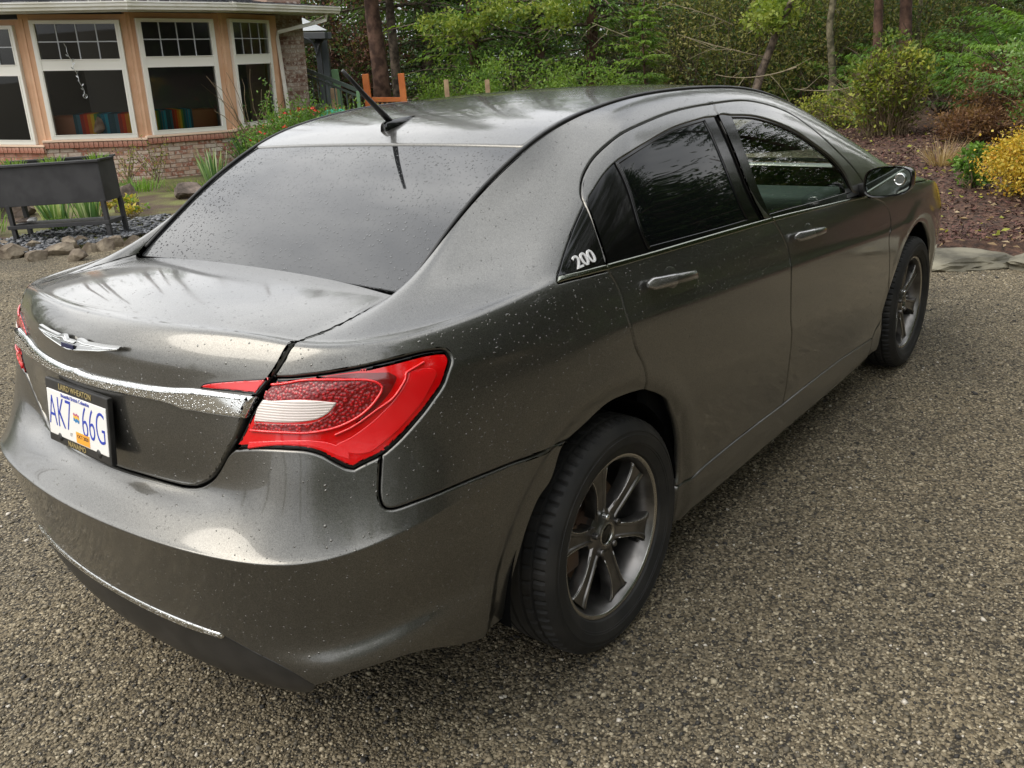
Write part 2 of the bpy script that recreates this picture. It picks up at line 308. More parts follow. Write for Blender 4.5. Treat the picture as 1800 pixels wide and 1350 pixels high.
# ================================================================== CAR
def add_drops(m, scale=95, amount=.35, strength=.35, to=('Normal','Coat Normal'), size=.30, dist=.0012, topdown=False):
    """beads of rain water as fine relief"""
    nt = m.node_tree; b = nt.nodes['Principled BSDF']
    t = N(nt, 'ShaderNodeTexCoord'); nn = N(nt, 'ShaderNodeTexNoise', i_Scale=30.0, i_Detail=1.0)
    L(nt, t.outputs['Object'], nn.inputs['Vector'])
    ad = N(nt, 'ShaderNodeVectorMath', operation='MULTIPLY_ADD'); ad.inputs[1].default_value = (.012,.012,.012)
    L(nt, nn.outputs['Color'], ad.inputs[0]); L(nt, t.outputs['Object'], ad.inputs[2])
    hs = None
    for sc_, am, sz in ((scale, amount, size), (scale*1.9, amount*.9, size)):
        v = N(nt, 'ShaderNodeTexVoronoi', i_Scale=float(sc_), i_Randomness=1.0); L(nt, ad.outputs[0], v.inputs['Vector'])
        rnd = N(nt, 'ShaderNodeSeparateColor'); L(nt, v.outputs['Color'], rnd.inputs[0])
        # radius varies from bead to bead; most cells empty
        th = N(nt, 'ShaderNodeMath', operation='LESS_THAN'); th.inputs[1].default_value = am; L(nt, rnd.outputs[0], th.inputs[0])
        rr = N(nt, 'ShaderNodeMapRange'); rr.inputs['To Min'].default_value = sz*.4; rr.inputs['To Max'].default_value = sz; L(nt, rnd.outputs[1], rr.inputs['Value'])
        dv = N(nt, 'ShaderNodeMath', operation='DIVIDE'); L(nt, v.outputs['Distance'], dv.inputs[0]); L(nt, rr.outputs[0], dv.inputs[1])
        sq = N(nt, 'ShaderNodeMath', operation='POWER'); sq.inputs[1].default_value = 2.0; L(nt, dv.outputs[0], sq.inputs[0])
        sb = N(nt, 'ShaderNodeMath', operation='SUBTRACT', use_clamp=True); sb.inputs[0].default_value = 1.0; L(nt, sq.outputs[0], sb.inputs[1])
        rt = N(nt, 'ShaderNodeMath', operation='SQRT'); L(nt, sb.outputs[0], rt.inputs[0])
        ml = N(nt, 'ShaderNodeMath', operation='MULTIPLY'); L(nt, rt.outputs[0], ml.inputs[0]); L(nt, th.outputs[0], ml.inputs[1])
        if hs is None: hs = ml
        else:
            a = N(nt, 'ShaderNodeMath', operation='ADD'); L(nt, hs.outputs[0], a.inputs[0]); L(nt, ml.outputs[0], a.inputs[1]); hs = a
    bp = N(nt, 'ShaderNodeBump', i_Strength=strength, i_Distance=dist); L(nt, hs.outputs[0], bp.inputs['Height'])
    for s in to: L(nt, bp.outputs[0], b.inputs[s])
    return hs

M_PAINT = mat('grey_metallic_paint', (.122,.120,.110), .33, .85, 1.0, .04)
nt = M_PAINT.node_tree; b_ = nt.nodes['Principled BSDF']
add_drops(M_PAINT, 85, .16, .8, to=('Normal','Coat Normal'), size=.28, dist=.0018)
fl_ = N(nt, 'ShaderNodeTexWhiteNoise'); tf_ = N(nt, 'ShaderNodeTexCoord'); vs_ = N(nt, 'ShaderNodeVectorMath', operation='SCALE'); vs_.inputs['Scale'].default_value = 700; L(nt, tf_.outputs['Object'], vs_.inputs[0])
vf_ = N(nt, 'ShaderNodeVectorMath', operation='FLOOR'); L(nt, vs_.outputs[0], vf_.inputs[0]); L(nt, vf_.outputs[0], fl_.inputs['Vector'])
rf_ = N(nt, 'ShaderNodeValToRGB'); rf_.color_ramp.elements[0].color = (.088,.086,.078,1); rf_.color_ramp.elements[1].color = (.158,.155,.142,1); L(nt, fl_.outputs['Value'], rf_.inputs['Fac']); L(nt, rf_.outputs['Color'], b_.inputs['Base Color'])
# dust and road film: soft variation of gloss
t_ = N(nt, 'ShaderNodeTexCoord'); n_ = N(nt, 'ShaderNodeTexNoise', i_Scale=3.0, i_Detail=5.0); L(nt, t_.outputs['Object'], n_.inputs['Vector'])
mr = N(nt, 'ShaderNodeMapRange'); mr.inputs['From Min'].default_value = .35; mr.inputs['From Max'].default_value = .7; mr.inputs['To Min'].default_value = .04; mr.inputs['To Max'].default_value = .13
L(nt, n_.outputs['Fac'], mr.inputs['Value']); L(nt, mr.outputs[0], b_.inputs['Coat Roughness'])
M_BLACK = mat('black_void', (.004,.004,.004), .9, spec=.05)
M_PLASTIC = mat('black_plastic', (.018,.018,.018), .42)
noise_mix(M_PLASTIC, (.014,.014,.014), (.026,.025,.024), 12, 5)
M_TRIM = mat('window_trim_black', (.005,.005,.005), .10, spec=.32)
M_MOULD = mat('dark_chrome_moulding', (.30,.31,.26), .18, 1.0); 
M_GLOSSBLACK = mat('gloss_black_trim', (.006,.006,.006), .06)
M_RUBBER = mat('rubber', (.022,.021,.02), .72)
noise_mix(M_RUBBER, (.010,.010,.0095), (.026,.024,.021), 9, 6, .42, .7, bump=.25, bscale=160, dist=.001)
M_CHROME = mat('chrome', (.72,.73,.72), .10, 1.0)
M_CHROME_WET = mat('chrome_wet', (.70,.71,.70), .12, 1.0)
hs_ = add_drops(M_CHROME_WET, 150, .7, .7, to=('Normal',), size=.42, dist=.0024)
M_REARGLASS = mat('rear_glass', (.012,.013,.014), .045, spec=.62, IOR=1.58)
add_drops(M_REARGLASS, 80, .60, 1.0, to=('Normal',), size=.32, dist=.0034)
M_TINT = mat('tinted_glass', (.004,.005,.005), .02, spec=.20)
M_RIM = mat('gunmetal_alloy', (.20,.185,.17), .33, .9); noise_mix(M_RIM, (.13,.125,.118), (.22,.21,.20), 14, 5)
M_RIMLIP = mat('machined_alloy', (.48,.47,.45), .25, 1.0)
M_DISC = mat('brake_disc', (.16,.11,.08), .5, .8)
M_HANDLE = mat('bright_grey_paint', (.30,.29,.28), .25, .85, 1.0, .04)
M_RED = mat('red_lens', (.62,.002,.004), .10, coat=.8, coat_rough=.02)
M_RED2 = mat('deep_red_lens', (.30,.001,.003), .10, coat=.6, coat_rough=.02)
M_RED3 = mat('bright_red_reflector', (.82,.004,.008), .16, coat=.8, coat_rough=.02)
M_WHITELENS = mat('clear_lens', (.74,.66,.62), .12, coat=1.0, coat_rough=.02)
M_PILLARGLASS = M_GLOSSBLACK
def ribbed(m, scale, vec=(0,0,1), strength=.5, dark=.5, coord='Object'):
    nt = m.node_tree; b = nt.nodes['Principled BSDF']
    t = N(nt, 'ShaderNodeTexCoord'); wv = N(nt, 'ShaderNodeTexWave', i_Scale=float(scale), i_Distortion=.6, i_Detail=2.0); wv.bands_direction = {0:'X',1:'Y',2:'Z'}[list(vec).index(1)]
    L(nt, t.outputs[coord], wv.inputs['Vector'])
    bp = N(nt, 'ShaderNodeBump', i_Strength=strength, i_Distance=.003); L(nt, wv.outputs['Fac'], bp.inputs['Height']); L(nt, bp.outputs[0], b.inputs['Normal'])
    base = b.inputs['Base Color'].default_value[:3]
    r = N(nt, 'ShaderNodeValToRGB'); r.color_ramp.elements[0].color = (*[c*dark for c in base], 1); r.color_ramp.elements[1].color = (*base, 1)
    L(nt, wv.outputs['Fac'], r.inputs['Fac']); L(nt, r.outputs['Color'], b.inputs['Base Color'])
ribbed(M_WHITELENS, 60, (0,0,1), .3, .78)
ribbed(M_RED3, 150, (0,0,1), .18, .86)
def studded(m, scale, dark):
    nt = m.node_tree; b = nt.nodes['Principled BSDF']; base = b.inputs['Base Color'].default_value[:3]
    t = N(nt, 'ShaderNodeTexCoord'); v = N(nt, 'ShaderNodeTexVoronoi', i_Scale=float(scale)); L(nt, t.outputs['Object'], v.inputs['Vector'])
    r = N(nt, 'ShaderNodeValToRGB'); r.color_ramp.elements[0].color = (min(1,base[0]*1.9), base[1]*3, base[2]*3, 1); r.color_ramp.elements[1].color = (*[c*dark for c in base], 1); r.color_ramp.elements[0].position = .08; r.color_ramp.elements[1].position = .55
    L(nt, v.outputs['Distance'], r.inputs['Fac']); L(nt, r.outputs['Color'], b.inputs['Base Color'])
    bp = N(nt, 'ShaderNodeBump', i_Strength=.7, i_Distance=.003); bp.invert = True; L(nt, v.outputs['Distance'], bp.inputs['Height']); L(nt, bp.outputs[0], b.inputs['Normal'])
studded(M_RED2, 150, .55)
def thin_glass(name, tint, refl=1.0):
    m = bpy.data.materials.new(name); m.use_nodes = True; nt = m.node_tree; nt.nodes.clear()
    o = N(nt, 'ShaderNodeOutputMaterial'); mx = N(nt, 'ShaderNodeMixShader'); tr = N(nt, 'ShaderNodeBsdfTransparent'); gl = N(nt, 'ShaderNodeBsdfGlossy')
    tr.inputs[0].default_value = (*tint, 1); gl.inputs['Roughness'].default_value = .015; gl.inputs[0].default_value = (refl,)*3+(1,)
    fr = N(nt, 'ShaderNodeFresnel'); fr.inputs[0].default_value = 1.42
    L(nt, fr.outputs[0], mx.inputs[0]); L(nt, tr.outputs[0], mx.inputs[1]); L(nt, gl.outputs[0], mx.inputs[2]); L(nt, mx.outputs[0], o.inputs[0])
    return m
M_FRONTGLASS = thin_glass('green_glass', (.72,.86,.76)); M_TINTGLASS = thin_glass('dark_tint_glass', (.05,.055,.05))

car = empty('car', (0,0,0)); tag(car, 'dark grey wet four-door sedan parked on the gravel, seen from its right rear corner', 'car')

def cr_smooth(pts, step=.012, metric=(.30,.075)):
    """Catmull-Rom through uv points, evenly sampled"""
    P = np.array(pts, float)
    if len(P) == 2: Q = P
    else:
        Q = []; E = np.vstack([2*P[0]-P[1], P, 2*P[-1]-P[-2]]); m = np.array(metric)
        for i in range(1, len(E)-2):
            p0,p1,p2,p3 = E[i-1:i+3]
            def ti(a, b): return max(np.linalg.norm((a-b)*m)**.5, 1e-4)
            t0 = 0; t1 = ti(p0,p1); t2 = t1+ti(p1,p2); t3 = t2+ti(p2,p3)
            for t in np.linspace(t1, t2, 9)[:-1]:
                A1=(t1-t)/(t1-t0)*p0+(t-t0)/(t1-t0)*p1; A2=(t2-t)/(t2-t1)*p1+(t-t1)/(t2-t1)*p2; A3=(t3-t)/(t3-t2)*p2+(t-t2)/(t3-t2)*p3
                B1=(t2-t)/(t2-t0)*A1+(t-t0)/(t2-t0)*A2; B2=(t3-t)/(t3-t1)*A2+(t-t1)/(t3-t1)*A3
                Q.append((t2-t)/(t2-t1)*B1+(t-t1)/(t2-t1)*B2)
        Q.append(P[-1]); Q = np.array(Q)
    d = np.linalg.norm(np.diff(Q, axis=0)*np.array(metric), axis=1); s = np.concatenate([[0], np.cumsum(d)])
    n = max(2, int(s[-1]/step)+1); ss = np.linspace(0, s[-1], n)
    return np.column_stack([np.interp(ss, s, Q[:,0]), np.interp(ss, s, Q[:,1])])
def S(name, rev=False):
    q = cr_smooth(UV[name]); return q[::-1] if rev else q
def loop(*segs):
    """join segments (names, '-name' reversed, or point lists) to a closed polygon"""
    out = []
    for s in segs:
        q = S(s[1:], True) if isinstance(s, str) and s[0] == '-' else S(s) if isinstance(s, str) else (cr_smooth(s) if len(s) > 1 else np.array(s, float))
        for p in q:
            if not out or np.linalg.norm((p-out[-1])*np.array([.3,.075])) > .003: out.append(p)
    if np.linalg.norm((out[0]-out[-1])*np.array([.3,.075])) < .003: out.pop()
    return np.array(out)
def pip(poly, pts):
    x, y = pts[:,0], pts[:,1]; ins = np.zeros(len(pts), bool); j = len(poly)-1
    for i in range(len(poly)):
        xi, yi = poly[i]; xj, yj = poly[j]
        c = ((yi > y) != (yj > y)) & (x < (xj-xi)*(y-yi)/(yj-yi+1e-15)+xi); ins ^= c; j = i
    return ins
MET = np.array([.30,.075])
def surf_eval(surf, uv, disp=None):
    P = surf.ev(uv[:,0], uv[:,1]); n = surf.nrm(uv[:,0], uv[:,1])
    if disp is not None:
        e = 1e-3
        def D(q): return surf.ev(q[:,0], q[:,1]) + surf.nrm(q[:,0], q[:,1])*disp(surf.ev(q[:,0], q[:,1]))[:,None]
        P = D(uv); a = (D(uv+[e,0])-D(uv-[e,0])); b = (D(uv+[0,e])-D(uv-[0,e])); n = np.cross(a, b); n /= np.linalg.norm(n, axis=1)[:,None]+1e-12
    return P, n
def arch_disp(P):
    """wheel arch lips rolled slightly inwards"""
    out = np.zeros(len(P)); s = P[:,1] < -.6
    for cx, cz, r0 in ((-.06,.335,.405), (2.72,.335,.405)):
        r = np.hypot(P[:,0]-cx, P[:,2]-cz); t = np.clip((r0+.058-r)/.035, 0, 1); t = t*t*(3-2*t)
        out += np.where(s, -.009*t, 0)
        t2 = np.clip(1-np.abs(r-r0-.075)/.05, 0, 1); out += np.where(s, .003*t2*t2*(3-2*t2), 0)
    return out
def panel(name, poly, m, parent, holes=(), gap=.0022, edge=.0022, depth=.018, off=0.0, disp=arch_disp, surf=None, grid=(.085,.30), half='right', mirror_join=False, bothsides=False, symm_u0=False, label=None, gapf=None):
    surf = surf or BODY
    polys = [np.array(poly)]+[np.array(h) for h in holes]
    lo = polys[0].min(0); hi = polys[0].max(0)
    gu = np.arange(lo[0], hi[0], grid[0]); gv = np.arange(lo[1], hi[1], grid[1])
    gg = np.stack(np.meshgrid(gu, gv), -1).reshape(-1, 2)
    gg[:,0] += np.where((np.round((gg[:,1]-lo[1])/grid[1]).astype(int) % 2) == 1, grid[0]/2, 0)
    keep = pip(polys[0], gg)
    for h in polys[1:]: keep &= ~pip(h, gg)
    gg = gg[keep]
    B = np.vstack(polys)*MET
    if len(gg):
        d = np.empty(len(gg))
        for i in range(0, len(gg), 2000): d[i:i+2000] = np.sqrt(((gg[i:i+2000,None]*MET-B[None])**2).sum(-1)).min(1)
        gg = gg[d > .008]
    verts = []; edges = []; k = 0
    for q in polys:
        n = len(q); verts += [Vector(p*MET) for p in q]; edges += [(k+i, k+(i+1) % n) for i in range(n)]; k += n
    nb = k; verts += [Vector(p*MET) for p in gg]
    ov, oe, of, iv, ie, if_ = delaunay_2d_cdt(verts, edges, [], 0, 1e-6)
    ouv = np.array([(v.x, v.y) for v in ov])/MET
    tri = np.array([f for f in of if len(f) == 3])
    cen = ouv[tri].mean(1); kp = pip(polys[0], cen)
    for h in polys[1:]: kp &= ~pip(h, cen)
    tri = tri[kp]
    # map of boundary verts
    inv = {}
    for i, src in enumerate(iv):
        for s_ in src: inv.setdefault(s_, i)
    P, n = surf_eval(surf, ouv, disp)
    # orientation outward
    ctr = np.array([1.2, 0, .55]); sg = np.sign(((P-ctr)*n).sum(1).mean()); n = n*sg
    P = P + n*off
    V = P.copy(); Nn = n.copy(); tris = tri
    a, b, c = V[tris[:,0]], V[tris[:,1]], V[tris[:,2]]
    fl = (np.cross(b-a, c-a)*n[tris[:,0]]).sum(1) < 0; tris[fl] = tris[fl][:, ::-1]
    allV = [V]; allN = [Nn]; F = tris.tolist(); base = len(V); s0 = 0
    for qi, q in enumerate(polys):
        m_ = len(q); idx = np.array([inv[s0+i] for i in range(m_)]); s0 += m_
        pb = P[idx]; nb_ = n[idx]; T = np.roll(pb, -1, 0)-np.roll(pb, 1, 0); T /= np.linalg.norm(T, axis=1)[:,None]+1e-12
        W = np.cross(nb_, T)
        # pointing into the panel?
        area = 0.5*np.sum(q[:,0]*np.roll(q[:,1], -1)-np.roll(q[:,0], -1)*q[:,1])
        # sign: compare with uv inward direction
        tq = (np.roll(q, -1, 0)-np.roll(q, 1, 0))*MET; inn = np.stack([-tq[:,1], tq[:,0]], -1)*np.sign(area)*(1 if qi == 0 else -1); inn /= np.linalg.norm(inn, axis=1)[:,None]+1e-12
        e = .01; q2 = ouv[idx]+inn/MET*e; P2, _ = surf_eval(surf, q2, None); P1, _ = surf_eval(surf, ouv[idx], None)
        sgn = np.sign(((P2-P1)*W).sum(1)); sgn[sgn == 0] = 1
        W *= np.median(sgn) if abs(sgn.mean()) > .6 else sgn[:,None]
        g = np.full(m_, gap) if gapf is None else gapf(q)
        if symm_u0: g[np.abs(q[:,0]) < 1e-3] = 0; 
        if symm_u0:
            z = np.abs(q[:,0]) < 1e-3
            for i in np.where(z)[0]:
                zp, zn = z[i-1], z[(i+1) % m_]
                if zp and zn: W[i] = 0
                else:
                    W[i] = W[i-1] if not zp else W[(i+1) % m_]; W[i,1] = 0; W[i] /= np.linalg.norm(W[i])+1e-9
                    g[i] = gap
        V[idx] = pb + W*(g+edge)[:,None]*np.where(np.linalg.norm(W,axis=1) > 0, 1, 0)[:,None]
        if symm_u0: V[idx[z],1] = 0
        E1 = pb + W*g[:,None] - nb_*edge; E2 = pb + W*g[:,None] - nb_*depth
        n1 = nb_-W*1.2; n1 /= np.linalg.norm(n1, axis=1)[:,None]
        allV += [E1, E2]; allN += [n1, -W]
        i1 = base; i2 = base+m_; base += 2*m_
        for i in range(m_):
            j = (i+1) % m_
            if symm_u0 and abs(q[i,0]) < 1e-3 and abs(q[j,0]) < 1e-3: continue
            f1 = [idx[i], idx[j], i1+j, i1+i]; f2 = [i1+i, i1+j, i2+j, i2+i]
            if (sgn.mean() if True else 1) * 1 and ((np.cross(V[idx[j]]-V[idx[i]], E1[i]-V[idx[i]])*n1[i]).sum() < 0): f1 = f1[::-1]; f2 = f2[::-1]
            F += [f1, f2]
    VV = np.vstack([V]+allV[1:]); NN = np.vstack([allN[0]]+allN[1:])
    def make(VV, NN, F, nm):
        o = mesh_obj(nm, VV, F, m, parent, smooth=True)
        o.data.normals_split_custom_set_from_vertices([tuple(x) for x in NN])
        if label: o['label'] = label
        return o
    FL = [f[::-1] for f in F]; ML = np.array([1,-1,1.])
    if mirror_join:
        k = len(VV); return make(np.vstack([VV, VV*ML]), np.vstack([NN, NN*ML]), F+[[i+k for i in f] for f in FL], name)
    r = make(VV, NN, F, name)
    if bothsides: make(VV*ML, NN*ML, FL, name)
    return r

# ---- panels on the body surface
EDGE_R = .0045
def nx(name, *a, **k): return panel(name, *a, parent=car, **k)
lid_poly = loop([(0.0,19.93),(1.5,19.93),(2.9,19.96),(3.7,19.97),(3.96,19.93)], [(3.96,19.93),(3.99,19.4),(4.12,18.0),(4.18,16.8),(4.14,15.5),(4.02,14.5),(4.03,13.7),(4.05,12.99)], [(4.05,12.99)]+UV['shut_b'][2:], [UV['shut_b'][-1],(1.0,7.95),(0.5,7.93),(0.0,7.93)])
trunk = nx('trunk_lid', lid_poly, M_PAINT, gap=.0035, gapf=lambda q: np.where(q[:,1] > 14.5, .003, np.where(q[:,0] > 1.9, .0068, .0045)), edge=.004, depth=.03, mirror_join=True, symm_u0=True, grid=(.06,.2))
# side body: quarter, C pillar, roof rail and A pillar in one
side_poly = loop([(4.0,19.99),(3.97,19.93)], [(3.97,19.93),(3.99,19.4),(4.12,18.0),(4.18,16.8),(4.14,15.5),(4.02,14.5),(4.03,13.7),(4.05,12.99)], [(4.05,12.99)]+UV['shut_b'][2:4]+[UV['lamp_top'][0]], 'lamp_top', 'lamp_out', 'bseam', 'arch_up', '-rsplit', '-belt_lo_q', [UV['belt_lo_q'][0], UV['tri_l'][0]], 'tri_l', 'seam_r', 'seam_f', [UV['seam_f'][-1],(15.5,13.7),(16.3,13.75),(16.9,13.9)], [(16.9,13.9),(17.0,16),(17.0,18),(17.0,19.93)], [(17.0,19.93),(14,19.93),(9,19.93),(5,19.95),(4.0,19.99)])
nx('side_body', side_poly, M_PAINT, gap=.0022, edge=EDGE_R, depth=.02, bothsides=True)
VC = UV['bval'][-1]
VTOP = [VC,(VC[0]*.75,VC[1]+.0),(VC[0]*.45,VC[1]-.02),(VC[0]*.2,VC[1]-.04),(0,VC[1]-.05)]
def vt(dv): return [(a, b+dv) for a, b in VTOP]
bump_poly = loop([(0.0,7.93),(0.5,7.93),(1.0,7.95),UV['shut_b'][-1]], [UV['shut_b'][-1]]+UV['shut_b'][::-1][1:5]+[UV['lamp_bot'][-1]], '-lamp_bot', '-lamp_out2', 'bseam', 'arch_lo', 'bbot', 'bval', VTOP)
nx('bumper', bump_poly, M_PAINT, gap=.0025, edge=EDGE_R, depth=.02, mirror_join=True, symm_u0=True, grid=(.07,.17))
VB = UV['bval'][0]
val_poly = loop(VTOP[::-1], '-bval', [VB,(VB[0]-.12,VB[1]-.25),(VB[0]-.35,VB[1]-.45)], [(VB[0]-.35,VB[1]-.45),(2.5,.75),(1.2,.62),(0,.6)])
nx('lower_valance', val_poly, M_PLASTIC, gap=.001, edge=.003, depth=.02, mirror_join=True, symm_u0=True, off=-.004)
strip = loop(vt(.12)[::-1], [vt(.12)[0],(VC[0]+.012,VC[1]+.02),vt(-.06)[0]], vt(-.14)[1:] if False else [vt(-.06)[0]]+vt(-.15)[1:])
nx('lower_chrome_strip', strip, M_CHROME_WET, gap=.0, edge=.005, depth=.02, off=.006, mirror_join=True, symm_u0=True, grid=(.05,.05))
# tail lamps
lamp_poly = loop('lamp_top', 'lamp_out', 'lamp_out2', 'lamp_bot', 'lamp_in')
def shrink(poly, d):
    q = poly*MET; T = np.roll(q,-1,0)-np.roll(q,1,0); T /= np.linalg.norm(T,axis=1)[:,None]+1e-12
    ar = np.sum(q[:,0]*np.roll(q[:,1],-1)-np.roll(q[:,0],-1)*q[:,1]); I = np.stack([-T[:,1],T[:,0]],-1)*np.sign(ar)
    return (q+I*d)/MET
for side in (1, -1):
    pass
lamp = nx('tail_lamp', lamp_poly, M_GLOSSBLACK, gap=.0012, edge=.003, depth=.03, off=-.003, grid=(.05,.15))
def lamp_part(nm, poly, m, gap, off, label=None, depth=.008, edge=.003):
    o = panel(nm, poly, m, lamp, gap=gap, edge=edge, depth=depth, off=off, grid=(.04,.1)); 
    if label: o['label'] = label
    return o
lamp_part('red_lens', lamp_poly, M_RED, .0065, -.001, 'glossy red main lens')
white_poly = loop('lens_white', 'lens_white_r', 'lens_white_l')
lamp_part('reversing_lens', white_poly, M_WHITELENS, .0, .0022, 'clear ribbed reversing lens')
ring_poly = loop('ring_out', [UV['ring_out'][-1], (3.24,9.52)], [(3.235,9.57),(3.879,9.49),(4.362,9.44),(4.58,9.48),(4.76,9.60),(4.87,9.80)], [(4.87,9.80),(4.14,10.14),(3.446,10.27),(3.46,10.6)])
lamp_part('inner_ring', ring_poly, M_RED2, .0, .0008, 'dark red dotted inner lens band')
refl_poly = loop([(5.93,10.9),(6.2,10.9),(6.27,10.3),(6.1,9.55),(5.8,9.0),(5.5,8.6),(5.25,8.35),(4.95,8.45),(4.75,8.75),(5.05,8.95),(5.45,9.3),(5.75,9.75),(5.9,10.3),(5.93,10.9)])
lamp_part('side_reflector', refl_poly, M_RED3, .0, .0008, 'bright red reflector at the outer edge')
band_poly = loop([(3.05,8.95),(3.75,8.98),(4.3,8.87),(4.55,8.70),(4.8,8.4),(4.95,8.25)], [(4.95,8.25),(4.97,8.5),(4.72,8.85),(4.4,9.02),(3.9,9.1),(3.1,9.12)], [(3.1,9.12),(3.05,8.95)])
lamp_part('brake_strip', band_poly, M_RED3, .0, .0008)
shade_poly = loop([(4.55,11.45),(5.2,11.40),(5.7,11.1)], [(5.7,11.1),(5.78,10.5),(5.70,9.95),(5.45,9.48),(5.1,9.2)], [(5.1,9.2),(5.35,9.55),(5.52,9.95),(5.45,10.4),(5.1,10.95),(4.55,11.45)])
lamp_part('inner_shade', shade_poly, mat('smoked_red', (.16,.001,.002), .08, coat=1.0), .0, .0006, 'smoked dark red patch beside the inner ring')
# raised ring line
def strip_on(name, uvs, rad, m, parent, off=.0, n=6, y0=False):
    q = cr_smooth(uvs, .01); P, nn = surf_eval(BODY, q, arch_disp); s = np.sign(((P-np.array([1.2,0,.55]))*nn).sum(1).mean()); P = P+nn*s*off
    return MB().tube(P.tolist(), rad, n).obj(name, m, parent, smooth=True)
strip_on('lens_line', UV['ring_out'], .0028, M_RED3, lamp, .0022)
strip_on('lens_line', [(6.15,11.4)]+UV['ring2'], .0026, M_RED3, lamp, .001)
lt_poly = loop('lampt', 'lampt_r', 'lampt_b')
lt = nx('lid_lamp', lt_poly, M_GLOSSBLACK, gap=0, edge=.002, depth=.02, off=.002, grid=(.05,.15))
panel('red_lens', lt_poly, M_RED, lt, gap=.004, edge=.002, depth=.01, off=.004, grid=(.05,.15))
def mirror_tree(o, parent):
    c = o.copy()
    if o.type == 'MESH':
        c.data = o.data.copy(); me = c.data
        nn = np.empty(len(me.loops)*3, np.float32); me.corner_normals.foreach_get('vector', nn)
        co = np.empty(len(me.vertices)*3); me.vertices.foreach_get('co', co); co = co.reshape(-1,3); co[:,1] *= -1; me.vertices.foreach_set('co', co.ravel()); me.flip_normals(); me.update()
    COL.objects.link(c); c.parent = parent
    for ch in list(o.children): mirror_tree(ch, c)
    return c
mirror_tree(lamp, car); mirror_tree(lt, car)
# chrome bar across the lid
bar_poly = loop('chrome_t', [UV['chrome_t'][-1],(3.18,10.03),UV['chrome_b'][0]], 'chrome_b')
nx('chrome_bar', bar_poly, M_CHROME_WET, gap=.0, edge=.009, depth=.03, off=.014, mirror_join=True, symm_u0=True, grid=(.05,.06))
# doors
wr = loop('win_r', 'win_r_b', 'win_r_bot', 'win_r_q')
rd_poly = loop('rsplit', 'arch_fr', 'sill_r', '-bsplit', [UV['bsplit'][0], UV['pillar_split'][-1]], '-pillar_split', '-seam_r', 'tri_r', [UV['tri_r'][-1], UV['rsplit'][0]])
hole_r = loop('win_r', [UV['win_r'][-1], UV['pillar_split'][1]], [UV['pillar_split'][1], UV['pillar_split'][2], UV['pillar_split'][3]], '-belt_hi_r', [UV['belt_hi_r'][0],(8.85,13.8)], [(8.85,13.8)]+UV['win_r_q'][1:]+[UV['win_r'][0]])
nx('rear_door', rd_poly, M_PAINT, holes=[shrink(hole_r, .002)], gap=.0022, edge=EDGE_R, depth=.02, bothsides=True)
fd_poly = loop('bsplit', 'sill_f', '-fsplit', [UV['fsplit'][0], UV['seam_f'][-1]], '-seam_f', 'pillar_split', [UV['pillar_split'][-1], UV['bsplit'][0]])
hole_f = loop([UV['belt_hi_f'][0], UV['pillar_split'][2], UV['pillar_split'][1]], [UV['pillar_split'][1],(11.62,17.68),UV['win_f_top'][0]], 'win_f_top', [UV['win_f_top'][-1],(14.45,13.7),UV['belt_hi_f'][-1]], '-belt_hi_f')
nx('front_door', fd_poly, M_PAINT, holes=[shrink(hole_f, .002)], gap=.0022, edge=EDGE_R, depth=.02, bothsides=True)
# door glass: black pillar trim, panes, divider
def opening(poly, holes, nm, m, off=-.006, **k): return nx(nm, poly, m, holes=holes, gap=-.002, edge=.002, depth=.012, off=off, bothsides=True, **k)
pane_r = loop('bar', '-win_r_bot', '-win_r_b', [UV['win_r'][-1]]+UV['win_r'][::-1][1:4]+[UV['bar'][0]])
pane_r = loop([UV['bar'][0]]+UV['win_r'][3:], 'win_r_b', [UV['win_r_bot'][0],UV['win_r_bot'][1],UV['bar'][-1]], '-bar')
q_r = loop(UV['win_r'][:3], 'bar', [UV['bar'][-1],UV['win_r_bot'][-1]], 'win_r_q')
opening(hole_r, [shrink(pane_r, .006)], 'window_trim', M_TRIM)
opening(shrink(pane_r, .004), [], 'rear_side_window', M_TINT, -.011)
pane_f = loop('win_f_b', 'win_f_top', 'win_f_bot')
opening(hole_f, [shrink(pane_f, .004)], 'window_trim', M_TRIM)
opening(shrink(pane_f, .002), [], 'front_side_window', M_FRONTGLASS, -.011)
opening(shrink(loop('tri_l', 'tri_r', '-belt_hi_q'), .003), [], 'quarter_glass', M_GLOSSBLACK, -.001)
for s in (0, .012):
    strip_on('window_divider', [(a+ s/.3*.6, b) for a, b in UV['bar']], .0035, M_TRIM, car, -.004)
for a in ('q', 'r', 'f'):
    nx('belt_moulding', loop('belt_hi_'+a, [UV['belt_hi_'+a][-1], UV['belt_lo_'+a][-1]], '-belt_lo_'+a, [UV['belt_lo_'+a][0], UV['belt_hi_'+a][0]]), M_MOULD, gap=.001, edge=.004, depth=.012, off=.003, bothsides=True, grid=(.08,.08))
